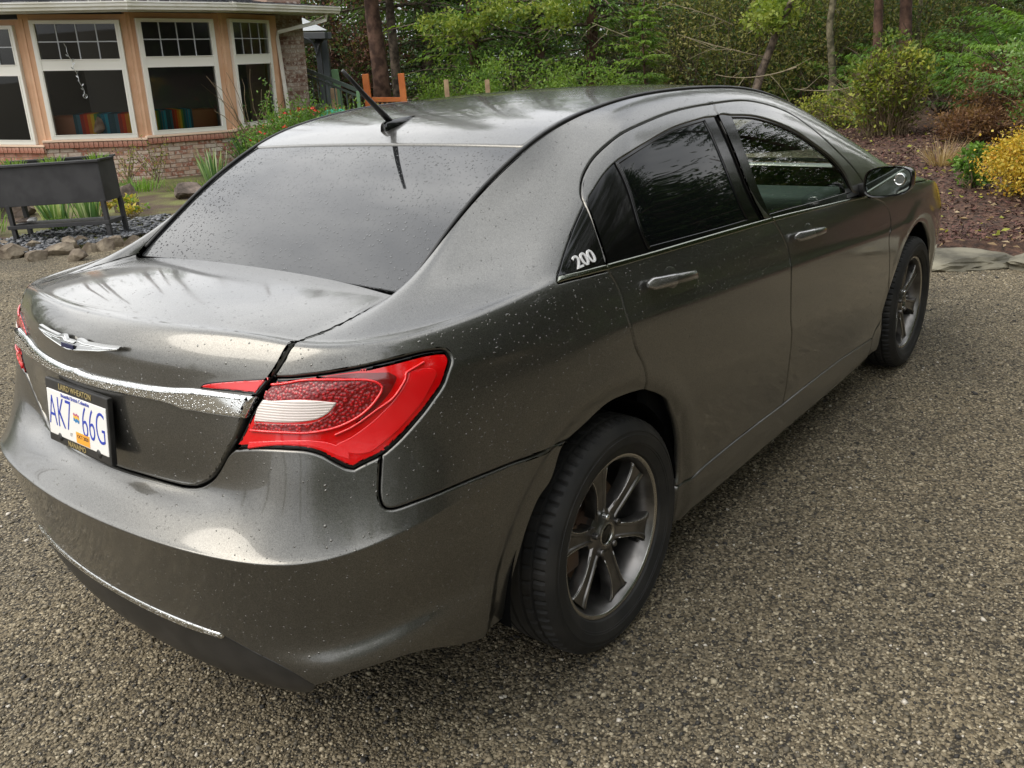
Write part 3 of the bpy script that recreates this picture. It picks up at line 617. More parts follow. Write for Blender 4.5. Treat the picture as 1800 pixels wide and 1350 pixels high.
# front fender, hood, nose (mostly out of sight)
f_poly = loop('fsplit', [UV['fsplit'][-1],(15.25,1.6),(15.3,1.2)], [(15.3,1.2),(15.76,1.2)], UV['archf'][1:-1], [(18.1,1.2),(20.3,1.2)], [(20.3,1.2),(20.4,6),(20.0,10),(19.6,13.2),(19.3,13.9)], [(19.3,13.9),(17.5,13.9),(16.9,13.9),(16.3,13.75),(15.5,13.7),(15.0,13.45)], [(15.0,13.45),UV['fsplit'][0]])
nx('front_fender', f_poly, M_PAINT, edge=EDGE_R, depth=.02, bothsides=True)
nx('hood', loop([(23,13.9),(19.3,13.9)], [(19.3,13.9),(17.5,13.9),(16.95,13.95)], [(16.95,13.95),(17.0,16),(17.05,19.6)], [(17.05,19.6),(20,19.6),(23,19.6)], [(23,19.6),(23,13.9)]), M_PAINT, edge=.004, depth=.02, bothsides=True)
nx('front_bumper', loop([(20.3,1.2),(23,1.2)], [(23,1.2),(23,13.9)], [(23,13.9),(19.3,13.9)], [(19.3,13.9),(19.6,13.2),(20.0,10),(20.4,6),(20.3,1.2)]), M_PAINT, holes=[loop([(20.3,9.5),(21.3,9.2),(21.3,12),(20.1,12.6),(20.3,9.5)])], edge=.004, depth=.02, bothsides=True)
nx('headlamp', loop([(20.3,9.5),(21.3,9.2),(21.3,12),(20.1,12.6),(20.3,9.5)]), M_WHITELENS, gap=.002, edge=.004, depth=.02, off=-.003, bothsides=True)
nx('grille', loop([(21.9,9.5),(23,9.4),(23,12.3),(22,12),(21.9,9.5)]), M_GLOSSBLACK, gap=.0, edge=.004, depth=.01, off=.006, bothsides=True)
# rocker panel
nx('rocker', loop('sill_r', 'sill_f', [UV['sill_f'][-1],(15.25,1.6),(15.22,.9)], [(15.22,.9),(12,.85),(10.15,.85)], [(10.15,.85),(10.1,1.5),UV['sill_r'][0]]), M_PAINT, edge=.003, depth=.03, bothsides=True)

# ---- roof, rear window, windscreen
class Surf2(Surf):
    def pad(s, K):
        K = np.concatenate([2*K[:,:1]-K[:,1:2], K, 2*K[:,-1:]-K[:,-2:-1]], axis=1)
        K = np.concatenate([2*K[:1]-K[1:2], K, 2*K[-1:]-K[-2:-1]], axis=0); s.K = K
edge_st = TOP[4:19].copy(); edge_st[:,2] += .001
ctr_st = np.array([(-.41,1.103),(-.315,1.172),(-.19,1.254),(-.045,1.334),(.133,1.413),(.35,1.456),(.6,1.480),(.85,1.490),(1.1,1.488),(1.36,1.472),(1.66,1.432),(1.95,1.352),(2.22,1.238),(2.52,1.09),(2.66,1.043)])
net = []
for wv in np.linspace(-1, 1, 9):
    k = abs(wv)**2.3
    net.append([(c[0]*(1-k)+e[0]*k, e[1]*-wv, c[1]*(1-k)+e[2]*k) for e, c in zip(edge_st, ctr_st)])
ROOF = Surf2(np.array(net), 3)
def rp(name, poly, m, **k):
    return panel(name, np.array(poly), m, car, surf=ROOF, disp=None, **k)
def rect(u0, u1, v0, v1, c=.15):
    return loop([(u0,v0+c),(u0,v1-c)], [(u0,v1-c),(u0+.02,v1-.03),(u0+.1,v1)], [(u0+.1,v1),(u1-.1,v1)], [(u1-.1,v1),(u1-.02,v1-.03),(u1,v1-c)], [(u1,v1-c),(u1,v0+c)], [(u1,v0+c),(u1-.02,v0+.03),(u1-.1,v0)], [(u1-.1,v0),(u0+.1,v0)], [(u0+.1,v0),(u0+.02,v0+.03),(u0,v0+c)])
UGT = 3.52
def roof_line(name, uvs, rad, m, off):
    q = cr_smooth(uvs, .03); P = ROOF.ev(q[:,0], q[:,1]); n = ROOF.nrm(q[:,0], q[:,1]); n *= np.sign(n[:,2:3]); return MB().tube((P+n*off).tolist(), rad, 4).obj(name, m, car)
rp('rear_window', rect(-.10, UGT, .02, 7.98, .06), M_REARGLASS, gap=.002, edge=.002, depth=.01, off=-.004, grid=(.09,.25))
rp('roof_panel', rect(UGT, 10.35, .06, 7.94, .05), M_PAINT, gap=.002, edge=.005, depth=.015, off=.001, grid=(.09,.25))
rp('windscreen', rect(10.37, 13.9, .05, 7.95), M_FRONTGLASS, gap=.004, edge=.002, depth=.006, off=-.002, grid=(.12,.3))
# black seal under glass and ditch strips
def under(surf, u0, u1, v0, v1, nu, nv, off, name, m, parent, drop=None, flip=False):
    uu, vv = np.meshgrid(np.linspace(u0,u1,nu), np.linspace(v0,v1,nv)); q = np.column_stack([uu.ravel(), vv.ravel()])
    P = surf.ev(q[:,0], q[:,1]); n = surf.nrm(q[:,0], q[:,1]); s = np.sign(((P-np.array([1.2,0,.55]))*n).sum(1).mean()); P = P+n*s*off
    F = [(j*nu+i, j*nu+i+1, (j+1)*nu+i+1, (j+1)*nu+i) for j in range(nv-1) for i in range(nu-1)]
    if drop is not None: F = [f for f in F if not any(drop(P[k]) for k in f)]
    return P, F
P, F = under(ROOF, 0, 10.5, 0, 8, 60, 24, -.018, '', None, None)
mesh_obj('roof_lining', P, F, M_BLACK, car)
VV, FF = [], []
for s in (1, -1):
    P, F = under(BODY, 0, 23, 1.6, 13.0, 140, 44, -.036, '', None, None, drop=lambda p: any(abs(p[1]) > .5 and math.hypot(p[0]-cx, p[2]-.335) < .455 for cx in (-.06, 2.72)))
    P2, F2 = under(BODY, 0, 8.3, 13.0, 20, 50, 30, -.036, '', None, None)
    P3, F3 = under(BODY, 16.6, 23, 13.0, 20, 30, 20, -.024, '', None, None)
    P4, F4 = under(BODY, 8.0, 17, 18.4, 20, 50, 6, -.016, '', None, None)
    for p_, f_ in ((P,F),(P2,F2),(P3,F3),(P4,F4)):
        b = len(VV); VV += (p_*[1,s,1]).tolist(); FF += [[i+b for i in f] for f in f_]
mesh_obj('inner_shell', VV, FF, M_BLACK, car)
uf = MB(); uf.box(-.72,-.50,.22,3.4,.50,.26); uf.box(.42,-.86,.20,2.3,.86,.24); uf.obj('underbody', M_BLACK, car)
for s in (-1, 1):
    q_ = np.column_stack([np.linspace(4.3,17,90), np.full(90,20.0)]); sp_ = BODY.ev(q_[:,0], q_[:,1])*[1,s,1]+[0,0,.0005]
    MB().tube(sp_.tolist(), .0058, 8).obj('roof_ditch_strip', M_PLASTIC, car, smooth=True)

# ---- wheels
def make_wheel(x, s):
    yc = -.785
    root = empty('wheel', (x, 0, .3346), 0, car)
    RT = .3346
    prof = [(.232,-.082),(.238,-.094),(.250,-.100),(.262,-.1035),(.2625,-.1048),(.268,-.1056),(.2685,-.1068),(.290,-.1082),(.2905,-.1068),(.300,-.1052),(.3005,-.1066),(.306,-.1046),(.317,-.097),(.3255,-.090),(.3300,-.082),(.3318,-.074),(.3330,-.064),(.3330,-.060),(.326,-.0585),(.326,-.0515),(.3340,-.050),(.3346,-.036),(.3346,-.026),(.3270,-.0245),(.3270,-.0155),(.3346,-.014),(.3346,.014),(.3270,.0155),(.3270,.0245),(.3346,.026),(.3340,.050),(.326,.0515),(.326,.0585),(.3330,.060),(.3318,.076),(.322,.094),(.306,.103),(.285,.106),(.25,.100),(.232,.082)]
    n = 288; V = []; q = len(prof)
    for k in range(n):
        th = 2*math.pi*k/n
        for i, (r, h) in enumerate(prof):
            hh = h
            if 13 <= i <= 17 and k % 4 == 0: r -= .006 if i > 13 else .0025
            if 20 <= i <= 22 and k % 6 == 3: r -= .005
            tt = th + (.012 if i in (21,22) else 0)
            V.append((r*math.cos(tt), yc+hh, r*math.sin(tt)))
    F = [(k*q+i, ((k+1)%n)*q+i, ((k+1)%n)*q+i+1, k*q+i+1) for k in range(n) for i in range(q-1)]
    # flat spot where it stands
    V = [(a, b*s*-1 if s > 0 else b, max(c, -.3346+.0) if True else c) for a, b, c in V]
    smooth_by_angle(mesh_obj('tyre', V, F, M_RUBBER, root), 24)
    Y = lambda y: (yc+y) if s < 0 else -(yc+y)
    m = MB(); m.lathe([(.236,-.078),(.2365,-.0865),(.233,-.0885),(.2255,-.0875),(.2225,-.083)], 96)
    rim_lip = m; rim_lip.V = [(a, Y(b), c) for a, b, c in rim_lip.V]; rim_lip.obj('rim_lip', M_RIMLIP, root, smooth=True)
    m = MB(); m.lathe([(.2225,-.083),(.217,-.074),(.2125,-.062),(.206,-.045),(.203,0),(.203,.085),(.05,.085)], 96)
    m.V = [(a, Y(b), c) for a, b, c in m.V]; m.obj('rim_barrel', M_RIM, root, smooth=True)
    # spokes
    for k in range(6):
        a0 = R(41+60*k)
        rs = [.040,.062,.080,.105,.130,.155,.180,.198,.2075]; hw = [.027,.0265,.0235,.0215,.0215,.0235,.0285,.036,.045]
        yo = [-.052,-.054,-.057,-.062,-.066,-.069,-.071,-.072,-.072]; V = []
        for r, w_, y in zip(rs, hw, yo):
            # section: back, side, shoulder groove, face with raised rib
            for t, dy in ((-1,.040),(-1,.006),(-.86,.0),(-.62,.0),(-.50,.0042),(-.2,.0042),(.2,.0042),(.50,.0042),(.62,.0),(.86,.0),(1,.006),(1,.040)):
                V.append((r, y+dy, t*w_))
        nn = 12; F = []
        for i in range(len(rs)-1):
            for j in range(nn-1): F.append((i*nn+j, i*nn+j+1, (i+1)*nn+j+1, (i+1)*nn+j))
        F.append(list(range(nn))); F.append([(len(rs)-1)*nn+j for j in range(nn)][::-1])
        ca, sa = math.cos(a0), math.sin(a0)
        V = [(x_*ca-z_*sa, Y(y_), x_*sa+z_*ca) for x_, y_, z_ in V]
        o = mesh_obj('spoke', V, F, M_RIM, root); smooth_by_angle(o, 28)
        sm = MB()
        for t in (-1, 1):
            pts = [((r*ca-t*w_*.93*sa), Y(y+.0015), (r*sa+t*w_*.93*ca)) for r, w_, y in list(zip(rs, hw, yo))[2:]]
            sm.tube(pts, .0020, 6)
        so_ = sm.obj('spoke_edge', M_RIMLIP, o, smooth=True)
    m = MB(); m.lathe([(0.0001,-.050),(.030,-.050),(.031,-.052),(.0345,-.064),(.043,-.064),(.047,-.060),(.053,-.055),(.062,-.052),(.070,-.046),(.070,.03)], 64); m.V = [(a, Y(b), c) for a, b, c in m.V]
    hub = m.obj('hub', M_RIM, root); smooth_by_angle(hub, 30)
    m = MB(); m.lathe([(.0001,-.0625),(.024,-.062),(.0275,-.058),(.028,-.050)], 40); m.V = [(a, Y(b), c) for a, b, c in m.V]; m.obj('hub_cap', M_GLOSSBLACK, root, smooth=True)
    m = MB(); m.lathe([(.0275,-.0585),(.030,-.0655),(.0345,-.0655),(.0365,-.060)], 40); m.V = [(a, Y(b), c) for a, b, c in m.V]; m.obj('hub_ring', M_RIMLIP, root, smooth=True)
    for k in range(5):
        a = R(90+72*k); m = MB(); m.lathe([(.0001,-.070),(.0075,-.070),(.0095,-.066),(.0095,-.045)], 12, M=Matrix.Translation((.0535*math.cos(a),0,.0535*math.sin(a)))); m.V = [(p,Y(q_),r_) for p,q_,r_ in m.V]
        m.obj('lug_nut', M_RIM if k else M_CHROME, root, smooth=True)
    m = MB(); m.lathe([(.055,0),(.145,0),(.145,.022),(.055,.022),(.055,.0)], 64); m.lathe([(.0001,-.03),(.07,-.03),(.072,0)], 40); m.V = [(a, Y(b), c) for a, b, c in m.V]; d = m.obj('brake_disc', M_DISC, root); smooth_by_angle(d, 30)
    m = MB(); m.box(-.16,-.035,-.06,-.095,.05,.07, bev=.01); m.V = [(a, Y(b), c) for a, b, c in m.V]; m.obj('brake_caliper', M_DISC, root)
    a = R(-32); MB().tube([(.196*math.cos(a),Y(-.03),.196*math.sin(a)),(.188*math.cos(a),Y(-.062),.188*math.sin(a))], .0045, 8).obj('valve_stem', M_PLASTIC, root)
    # wheel housing
    cx = x-.055 if x < 1 else x-.045
    m = MB(); pr = [(.40,-.872),(.395,-.80),(.395,-.60),(.05,-.60)]
    m.lathe(pr, 48, M=Matrix.Translation((cx,0,.335)), a0=R(-4), a1=R(184)); m.V = [(p, q_ if s < 0 else -q_, r_) for p,q_,r_ in m.V]
    m.obj('wheel_housing', M_BLACK, car, smooth=True)
for x in (0, 2.765):
    for s in (-1, 1): make_wheel(x, s)

# ---- door handles
def uvpt(u, v, off=0):
    q = np.array([[u,v]]); P, n = surf_eval(BODY, q, None); s = np.sign(((P-np.array([1.2,0,.55]))*n).sum()); n = n[0]*s
    du = BODY.ev(q[:,0], q[:,1], du=True)[0]; du /= np.linalg.norm(du)
    return P[0]+n*off, n, du
def handle(seg):
    (u0,v0),(u1,v1) = UV[seg]; A, n, _ = uvpt(u0, v0); Bp, _, _ = uvpt(u1, v1)
    d = (Bp-A); Ln = np.linalg.norm(d)*1.02; d /= np.linalg.norm(d); up = np.cross(n, d); up *= np.sign(up[2]); 
    M = Matrix(((d[0],n[0],up[0],A[0]),(d[1],n[1],up[1],A[1]),(d[2],n[2],up[2],A[2]),(0,0,0,1)))
    for s in (1,-1):
        # cup recess
        m = MB()
        bm = bmesh.new(); bmesh.ops.create_uvsphere(bm, u_segments=32, v_segments=16, radius=1)
        cup = []
        for v in bm.verts: v.co = Vector((Ln*.52+v.co.x*.050, -.004+v.co.y*.006, .008+v.co.z*.036))
        bm.verts.index_update(); m.add([v.co for v in bm.verts], [[v.index for v in f.verts] for f in bm.faces], M); bm.free()
        if s < 0: m.V = [(a,-b,c) for a,b,c in m.V]
        m.obj('handle_recess', M_PAINT, car, smooth=True)
        m = MB(); xs = np.linspace(0, Ln, 17); V = []
        for x in xs:
            t = x/Ln; e = min(1, (t/.04)**.5 if t < .04 else 1, ((1-t)/.05)**.5 if t > .95 else 1); hz = (.0155-.0035*t)*max(e,.35)
            yo = .040*math.sin(math.pi*min(max(t*.9+.08,0),1))**.55
            for th in np.linspace(0, 2*math.pi, 12, endpoint=False):
                cc, ss = math.cos(th), math.sin(th)
                V.append((x, yo-.008+ .010*np.sign(cc)*abs(cc)**.6*max(e,.3), hz*np.sign(ss)*abs(ss)**.6))
        F = [(i*12+k, i*12+(k+1)%12, (i+1)*12+(k+1)%12, (i+1)*12+k) for i in range(16) for k in range(12)]+[list(range(12))[::-1], [16*12+k for k in range(12)]]
        m.add(V, F, M)
        if s < 0: m.V = [(a,-b,c) for a,b,c in m.V]
        o = m.obj('door_handle', M_PAINT, car); smooth_by_angle(o, 50)
        # bright lock cover at the rear end
        m = MB(); V2 = [(x_ if i < 12*7 else x_, y_, z_) for i,(x_,y_,z_) in enumerate(V[:12*7])]; V2 = [(x_-.0005, y_+(.0015 if y_ > 0 else -.0005), z_*1.06) for x_,y_,z_ in V2]
        F2 = [(i*12+k, i*12+(k+1)%12, (i+1)*12+(k+1)%12, (i+1)*12+k) for i in range(6) for k in range(12)]+[list(range(12))[::-1], [6*12+k for k in range(12)]]
        m.add(V2, F2, M)
        if s < 0: m.V = [(a,-b,c) for a,b,c in m.V]
        o2 = m.obj('handle_cover', M_HANDLE, o); smooth_by_angle(o2, 50)
handle('handle_r'); handle('handle_f')

# ---- side mirrors
for s in (1, -1):
    m = MB(); c = np.array([1.90,-.982,1.055])
    def outline(k, sc_=1.0):
        # rounded, slightly pointed outer end (y,z)
        pts = []
        for th in np.linspace(0, 2*math.pi, 40, endpoint=False):
            cy, cz = math.cos(th), math.sin(th)
            y = -.092*np.sign(cy)*abs(cy)**.55; z = .060*np.sign(cz)*abs(cz)**.6
            z += .008*(y/.09)*(-1); z *= (1-.12*max(0,-y/.09))
            pts.append((y*sc_, z*sc_))
        return pts
    V = []; secs = [(0.0,.93),(-.004,.99),(.004,1.0),(.03,1.0),(.07,.93),(.10,.78),(.125,.52),(.135,.2)]
    for dx, k in secs:
        for y, z in outline(0, k): V.append((c[0]-.04+dx, c[1]+y, c[2]+z))
    F = [(i*40+k, i*40+(k+1)%40, (i+1)*40+(k+1)%40, (i+1)*40+k) for i in range(len(secs)-1) for k in range(40)]+[[7*40+k for k in range(40)]]
    m.add(V, F)
    if s < 0: m.V = [(a,-b,c_) for a,b,c_ in m.V]
    mir = m.obj('side_mirror', M_GLOSSBLACK, car); smooth_by_angle(mir, 40)
    V = []
    for k, (y, z) in enumerate(outline(0, .90)): V.append((c[0]-.0385+.002, (c[1]+y)*s, c[2]+z))
    mesh_obj('mirror_glass', V, [list(range(40)) if s < 0 else list(range(40))[::-1]], mat('mirror_glass', (.42,.47,.44), .03, 1.0), mir)
    ring = [(c[0]-.043, (c[1]-.045+.019*math.cos(t))*s, c[2]+.010+.021*math.sin(t)) for t in np.linspace(0, 2*math.pi, 25)]
    MB().tube(ring, .0035, 8).obj('blind_spot_mirror_rim', M_CHROME, mir, smooth=True)
    mesh_obj('blind_spot_mirror', [(c[0]-.0425, (c[1]-.045+.018*math.cos(t))*s, c[2]+.010+.020*math.sin(t)) for t in np.linspace(0, 2*math.pi, 24, endpoint=False)], [list(range(24))], M_CHROME, mir)
    m = MB(); m.tube([(1.90,-.86*s,1.010),(1.90,-.905*s,1.025),(1.905,-.94*s,1.04)], [.030,.024,.028], 12); m.obj('mirror_arm', M_PLASTIC, mir, smooth=True)
    m = MB(); m.add([(1.74,-.872*s,1.005),(2.02,-.872*s,.995),(1.80,-.80*s,1.12),(1.74,-.852*s,1.00),(2.02,-.852*s,.99),(1.80,-.78*s,1.12)], [(0,1,2),(3,5,4),(0,2,5,3),(1,4,5,2),(0,3,4,1)]); m.obj('mirror_sail', M_PLASTIC, mir)

# ---- antenna
m = MB(); V = []
nn = 14
for i, t in enumerate(np.linspace(0, 1, 15)):
    wd = .024*math.sin(math.pi*min(1,t*1.1+.06)**.8)**.6 if t < .93 else .008*(1-t)/.07+.002
    h = .026*(1-t)**.55+.003; x = .118+.150*t; z0 = np.interp(x, ctr_st[:,0], ctr_st[:,1])-.002
    for k in range(nn):
        th = math.pi*k/(nn-1); V.append((x, wd*math.cos(th), z0+h*math.sin(th)**.8 if 0 < k < nn-1 else z0))
F = [(i*nn+k, i*nn+k+1, (i+1)*nn+k+1, (i+1)*nn+k) for i in range(14) for k in range(nn-1)]+[list(range(nn))]
m.add(V, F); ant = m.obj('antenna_base', M_GLOSSBLACK, car, smooth=True)
MB().tube([(.150,0,1.436),(.112,0,1.470),(.066,0,1.511),(.020,0,1.556),(-.014,0,1.588)], [.0100,.0090,.0075,.0062,.0052], 10).obj('antenna_mast', M_PLASTIC, ant, smooth=True)

# ---- writing
def text(name, body, loc, M3, size, m, parent, ext=.0006, align='CENTER', xs=1.0, bev=0, offset=0):
    cu_ = bpy.data.curves.new(name, 'FONT'); cu_.body = body; cu_.size = size; cu_.extrude = ext; cu_.align_x = align; cu_.align_y = 'CENTER'; cu_.materials.append(m); cu_.bevel_depth = bev; cu_.offset = offset
    o = bpy.data.objects.new(name, cu_); COL.objects.link(o)
    Mx = M3.to_4x4(); Mx.translation = Vector(loc)
    o.matrix_world = Mx @ Matrix.Diagonal((xs,1,1,1))
    bpy.context.view_layer.update(); me = bpy.data.meshes.new_from_object(o.evaluated_get(bpy.context.evaluated_depsgraph_get())); me.transform(o.matrix_world); bpy.data.objects.remove(o)
    o = bpy.data.objects.new(name, me); COL.objects.link(o); o.parent = parent
    return o
def frame3(x, y):  # text axes -> world
    x = Vector(x).normalized(); z = x.cross(Vector(y)).normalized(); y = z.cross(x); return Matrix((x, y, z)).transposed()
# plate: seen from behind, right of the writing is -y
top = Vector((-.940,0,.905)); bot = Vector((-.958,0,.785)); upv = (top-bot).normalized(); rgt = Vector((0,-1,0)); nrm_ = rgt.cross(upv)
FR = frame3(rgt, upv)
M_PLATE = mat('plate_white', (.78,.77,.74), .35); M_BLUE = mat('plate_blue', (.02,.05,.40), .4); M_GOLD = mat('gold_print', (.50,.40,.18), .35, .3); M_ORANGE = mat('orange_sticker', (.85,.38,.04), .4); M_DKPRINT = mat('dark_print', (.03,.03,.05), .5)
pc = (top+bot)/2 - Vector((.004,0,0))
PM = FR.to_4x4(); PM.translation = pc
pf = MB(); pf.box(-.156,-.080,-.010,.156,.079,.0035, PM, bev=.003); pframe = pf.obj('licence_plate', M_PLASTIC, car)
pw = MB(); pw.box(-.148,-.060,.0,.148,.054,.0052, PM, bev=.002); pw.obj('plate_sheet', M_PLATE, pframe)
def pt(x, y, h=.0056): return PM @ Vector((x, y, h))
text('plate_number', 'AK7', pt(-.0830, -.002), FR, .112, M_BLUE, pframe, .0004, xs=.60, offset=-.0018)
text('plate_number', '66G', pt(.0850, -.002), FR, .112, M_BLUE, pframe, .0004, xs=.60, offset=-.0018)
text('plate_small_print', 'Beautiful British Columbia', pt(0, .047), FR, .0135, M_BLUE, pframe, .0003)
text('dealer_name', 'LAIRD WHEATON', pt(.0, .0665, .0046), FR, .0200, M_GOLD, pframe, .0004, xs=1.0)
text('dealer_town', 'NANAIMO', pt(-.01, -.0705, .0046), FR, .0190, M_GOLD, pframe, .0004)
# small flag between the figures
for i, (c3, y0, y1) in enumerate((((.45,.10,.20), .009, .014), ((.75,.45,.05), .002, .009), ((.03,.20,.45), -.006, .002))):
    mm = MB(); xs_ = np.linspace(-.013, .015, 9); V = []
    for x in xs_: wv_ = .002*math.sin((x+.013)/.028*4*math.pi); V += [(x, y0+wv_, .0058), (x, y1+wv_, .0058)]
    mm.add(V, [(2*k, 2*k+2, 2*k+3, 2*k+1) for k in range(8)], PM); mm.obj('plate_flag', mat('flag_%d' % i, c3, .5), pframe)
mm = MB(); mm.box(-.006,-.057,.0050,.060,-.030,.0060, PM); mm.obj('plate_sticker', M_ORANGE, pframe)
text('sticker_print', 'OCT 2020', pt(.028,-.040,.0063), FR, .0125, M_DKPRINT, pframe, .0002)
text('sticker_print', '17', pt(-.032,-.044,.0056), FR, .012, M_DKPRINT, pframe, .0002)
for x in (-.094, .100):
    mm = MB(); mm.lathe([(.0001,.0075),(.007,.0075),(.010,.006),(.012,.003)], 14, M=PM @ Matrix.Translation((x,-.062,0)), axis='z'); mm.obj('plate_screw', M_PLASTIC, pframe, smooth=True)
# badge on the rear quarter glass
(u_, v_) = UV['badge'][0]
P_, n_, du_ = uvpt(u_, v_, .0015); upb = np.cross(n_, du_); upb *= np.sign(upb[2])
text('model_badge', '200', Vector(P_), frame3(du_, upb), .047, mat('badge_silver', (.80,.80,.80), .35, .35), car, .0014, xs=1.12, bev=.0004, offset=.0004)
# winged emblem on the lid: (y, z, raise) outline
ez = 1.033; ex = lambda y, z: -.925+ .36*(y*y) + (z-1.03)*.30
K_ = .90
outl = [(-.222,.012),(-.150,.008),(-.075,.006),(-.052,.012),(-.036,.012),(-.026,.0),(.026,.0),(.036,.012),(.052,.012),(.075,.006),(.150,.008),(.222,.012),(.150,-.010),(.090,-.020),(.040,-.030),(0,-.035),(-.040,-.030),(-.090,-.020),(-.150,-.010)]
V = []; outl = [(a*K_, b*.70) for a, b in outl]; n = len(outl)
cy_ = sum(p[0] for p in outl)/n
for rr, dx in ((1.0,.008),(1.0,.0),(.93,-.003)):
    for y, z in outl: V.append((ex(y, ez+z)-.003+dx, y*(rr if rr==1 else .975), ez+(-.006+(z+.006)*(1 if rr == 1 else .62))))
F = [(i, (i+1)%n, n+(i+1)%n, n+i) for i in range(n)]+[(n+i, n+(i+1)%n, 2*n+(i+1)%n, 2*n+i) for i in range(n)]
V2 = V[2*n:]; F += [(2*n+0,2*n+1,2*n+18),(2*n+1,2*n+2,2*n+17,2*n+18),(2*n+2,2*n+3,2*n+16,2*n+17),(2*n+3,2*n+4,2*n+5,2*n+15,2*n+16),(2*n+5,2*n+6,2*n+15),(2*n+6,2*n+7,2*n+8,2*n+14,2*n+15),(2*n+8,2*n+9,2*n+13,2*n+14),(2*n+9,2*n+10,2*n+12,2*n+13),(2*n+10,2*n+11,2*n+12)]
em = mesh_obj('winged_emblem', V, F, mat('emblem_satin', (.42,.42,.41), .22, 1.0), car); smooth_by_angle(em, 12)
MB().tube([Vector(V[2*n+i])+Vector((-.001,0,0)) for i in list(range(n))+[0]], .0016, 6, cap=False).obj('emblem_border', M_CHROME, em, smooth=True)
for s_ in (1,-1):
    for t_ in (.30,.62): MB().tube([(ex(y*K_, ez)-.0065, y*K_, ez+z*.70) for y, z in ((s_*.055, .004-.022*t_*1.4),(s_*.115,.003-.012*t_*1.4),(s_*(.205-.03*t_),.006-.006*t_))], .0008, 4).obj('emblem_rib', M_CHROME, em)
mm = MB(); mm.box(-.030,-.006,-.001,.030,.005,.002, Matrix.Translation((ex(0,ez-.010)-.009,0,ez-.010)) @ FR.to_4x4(), bev=.001); mm.obj('emblem_bar', mat('emblem_navy', (.01,.015,.06), .2), em)

# ---- cabin
M_CLOTH = mat('dark_seat_cloth', (.035,.035,.034), .85); M_DASH = mat('dashboard', (.05,.05,.048), .6)
def seat(x, y, nm):
    e = empty(nm, (x,y,.30), 0, car)
    m = MB(); m.box(-.05,-.25,.0,.46,.25,.17, bev=.05); m.obj('cushion', M_CLOTH, e, smooth=True)
    m = MB(); m.box(-.10,-.24,.12,.03,.24,.74, Matrix.Rotation(R(-14),4,'Y'), bev=.05); m.obj('backrest', M_CLOTH, e, smooth=True)
    m = MB(); m.box(-.22,-.13,.76,-.12,.13,.92, Matrix.Rotation(R(-4),4,'Y'), bev=.04); m.obj('headrest', M_CLOTH, e, smooth=True)
seat(1.15,-.37,'front_seat'); seat(1.15,.37,'front_seat')
e = empty('rear_seat', (.10,0,.32), 0, car); m = MB(); m.box(.1,-.62,0,.55,.62,.18, bev=.05); m.obj('cushion', M_CLOTH, e, smooth=True)
m = MB(); m.box(0,-.62,.1,.12,.62,.66, Matrix.Rotation(R(-22),4,'Y'), bev=.04); m.obj('backrest', M_CLOTH, e, smooth=True)
MB().box(1.95,-.74,.55,2.35,.74,.97, bev=.06).obj('dashboard', M_DASH, car, smooth=True); MB().box(-.30,-.60,1.03,.0,.60,1.06).obj('parcel_shelf', M_DASH, car)
th = np.linspace(0, 2*math.pi, 33); sw = Matrix.Translation((1.78,.37,.94)) @ Matrix.Rotation(R(-66),4,'Y')
m = MB(); m.tube([sw @ Vector((.185*math.cos(t), .185*math.sin(t), 0)) for t in th], .015, 8, cap=False); m.box(-.17,-.02,-.02,.17,.02,.01, sw); m.box(-.02,-.17,-.02,.02,.17,.01, sw); m.box(-.06,-.07,-.03,.06,.07,.025, sw, bev=.02); m.obj('steering_wheel', M_PLASTIC, car, smooth=True)
for y in (-.80,.80):
    m = MB(); m.box(.3,min(y,y*.96),.25,2.3,max(y,y*.96),.98); m.obj('door_lining', M_CLOTH, car)
m = MB(); m.box(.0,-.8,.24,2.4,.8,.27); m.obj('cabin_floor', M_CLOTH, car)

# ================================================================== GROUND
UPV = Vector((.009,-.063,.998)).normalized()
def gz(x, y):
    t = min(max((y-1.5)/11, 0), 1.3); z = .33*t
    if x > 7: z += .45*min(1, max(0, (x-7)/9))*min(1, max(0, (6-y)/4)) if y < 6 else 0
    return z
def fast_mesh(name, V, F, mats=None, mi=None, parent=None, smooth=False, k=None):
    """numpy arrays, all faces with the same number of corners"""
    me = bpy.data.meshes.new(name); V = np.ascontiguousarray(V, np.float32); F = np.ascontiguousarray(F, np.int32)
    nf, q = F.shape
    me.vertices.add(len(V)); me.vertices.foreach_set('co', V.ravel()); me.loops.add(nf*q); me.loops.foreach_set('vertex_index', F.ravel())
    me.polygons.add(nf); me.polygons.foreach_set('loop_start', np.arange(0, nf*q, q, dtype=np.int32)); me.polygons.foreach_set('loop_total', np.full(nf, q, np.int32))
    for m in (mats or []): me.materials.append(m)
    if mi is not None: me.polygons.foreach_set('material_index', np.ascontiguousarray(mi, np.int32))
    if smooth: me.polygons.foreach_set('use_smooth', np.ones(nf, bool))
    me.update(calc_edges=True)
    o = bpy.data.objects.new(name, me); COL.objects.link(o)
    if parent: o.parent = parent
    return o
M_GRAVEL = mat('gravel_bed', (.15,.13,.10), .85, spec=.35)
nt = M_GRAVEL.node_tree; b_ = nt.nodes['Principled BSDF']; t_ = N(nt,'ShaderNodeTexCoord')
v1 = N(nt,'ShaderNodeTexVoronoi', i_Scale=130.0); v2 = N(nt,'ShaderNodeTexVoronoi', i_Scale=60.0); nb = N(nt,'ShaderNodeTexNoise', i_Scale=1.1, i_Detail=6.0, i_Roughness=.65); nf_ = N(nt,'ShaderNodeTexNoise', i_Scale=260.0, i_Detail=3.0)
for n_ in (v1, v2, nb, nf_): L(nt, t_.outputs['Object'], n_.inputs['Vector'])
sep = N(nt,'ShaderNodeSeparateColor'); L(nt, v1.outputs['Color'], sep.inputs[0])
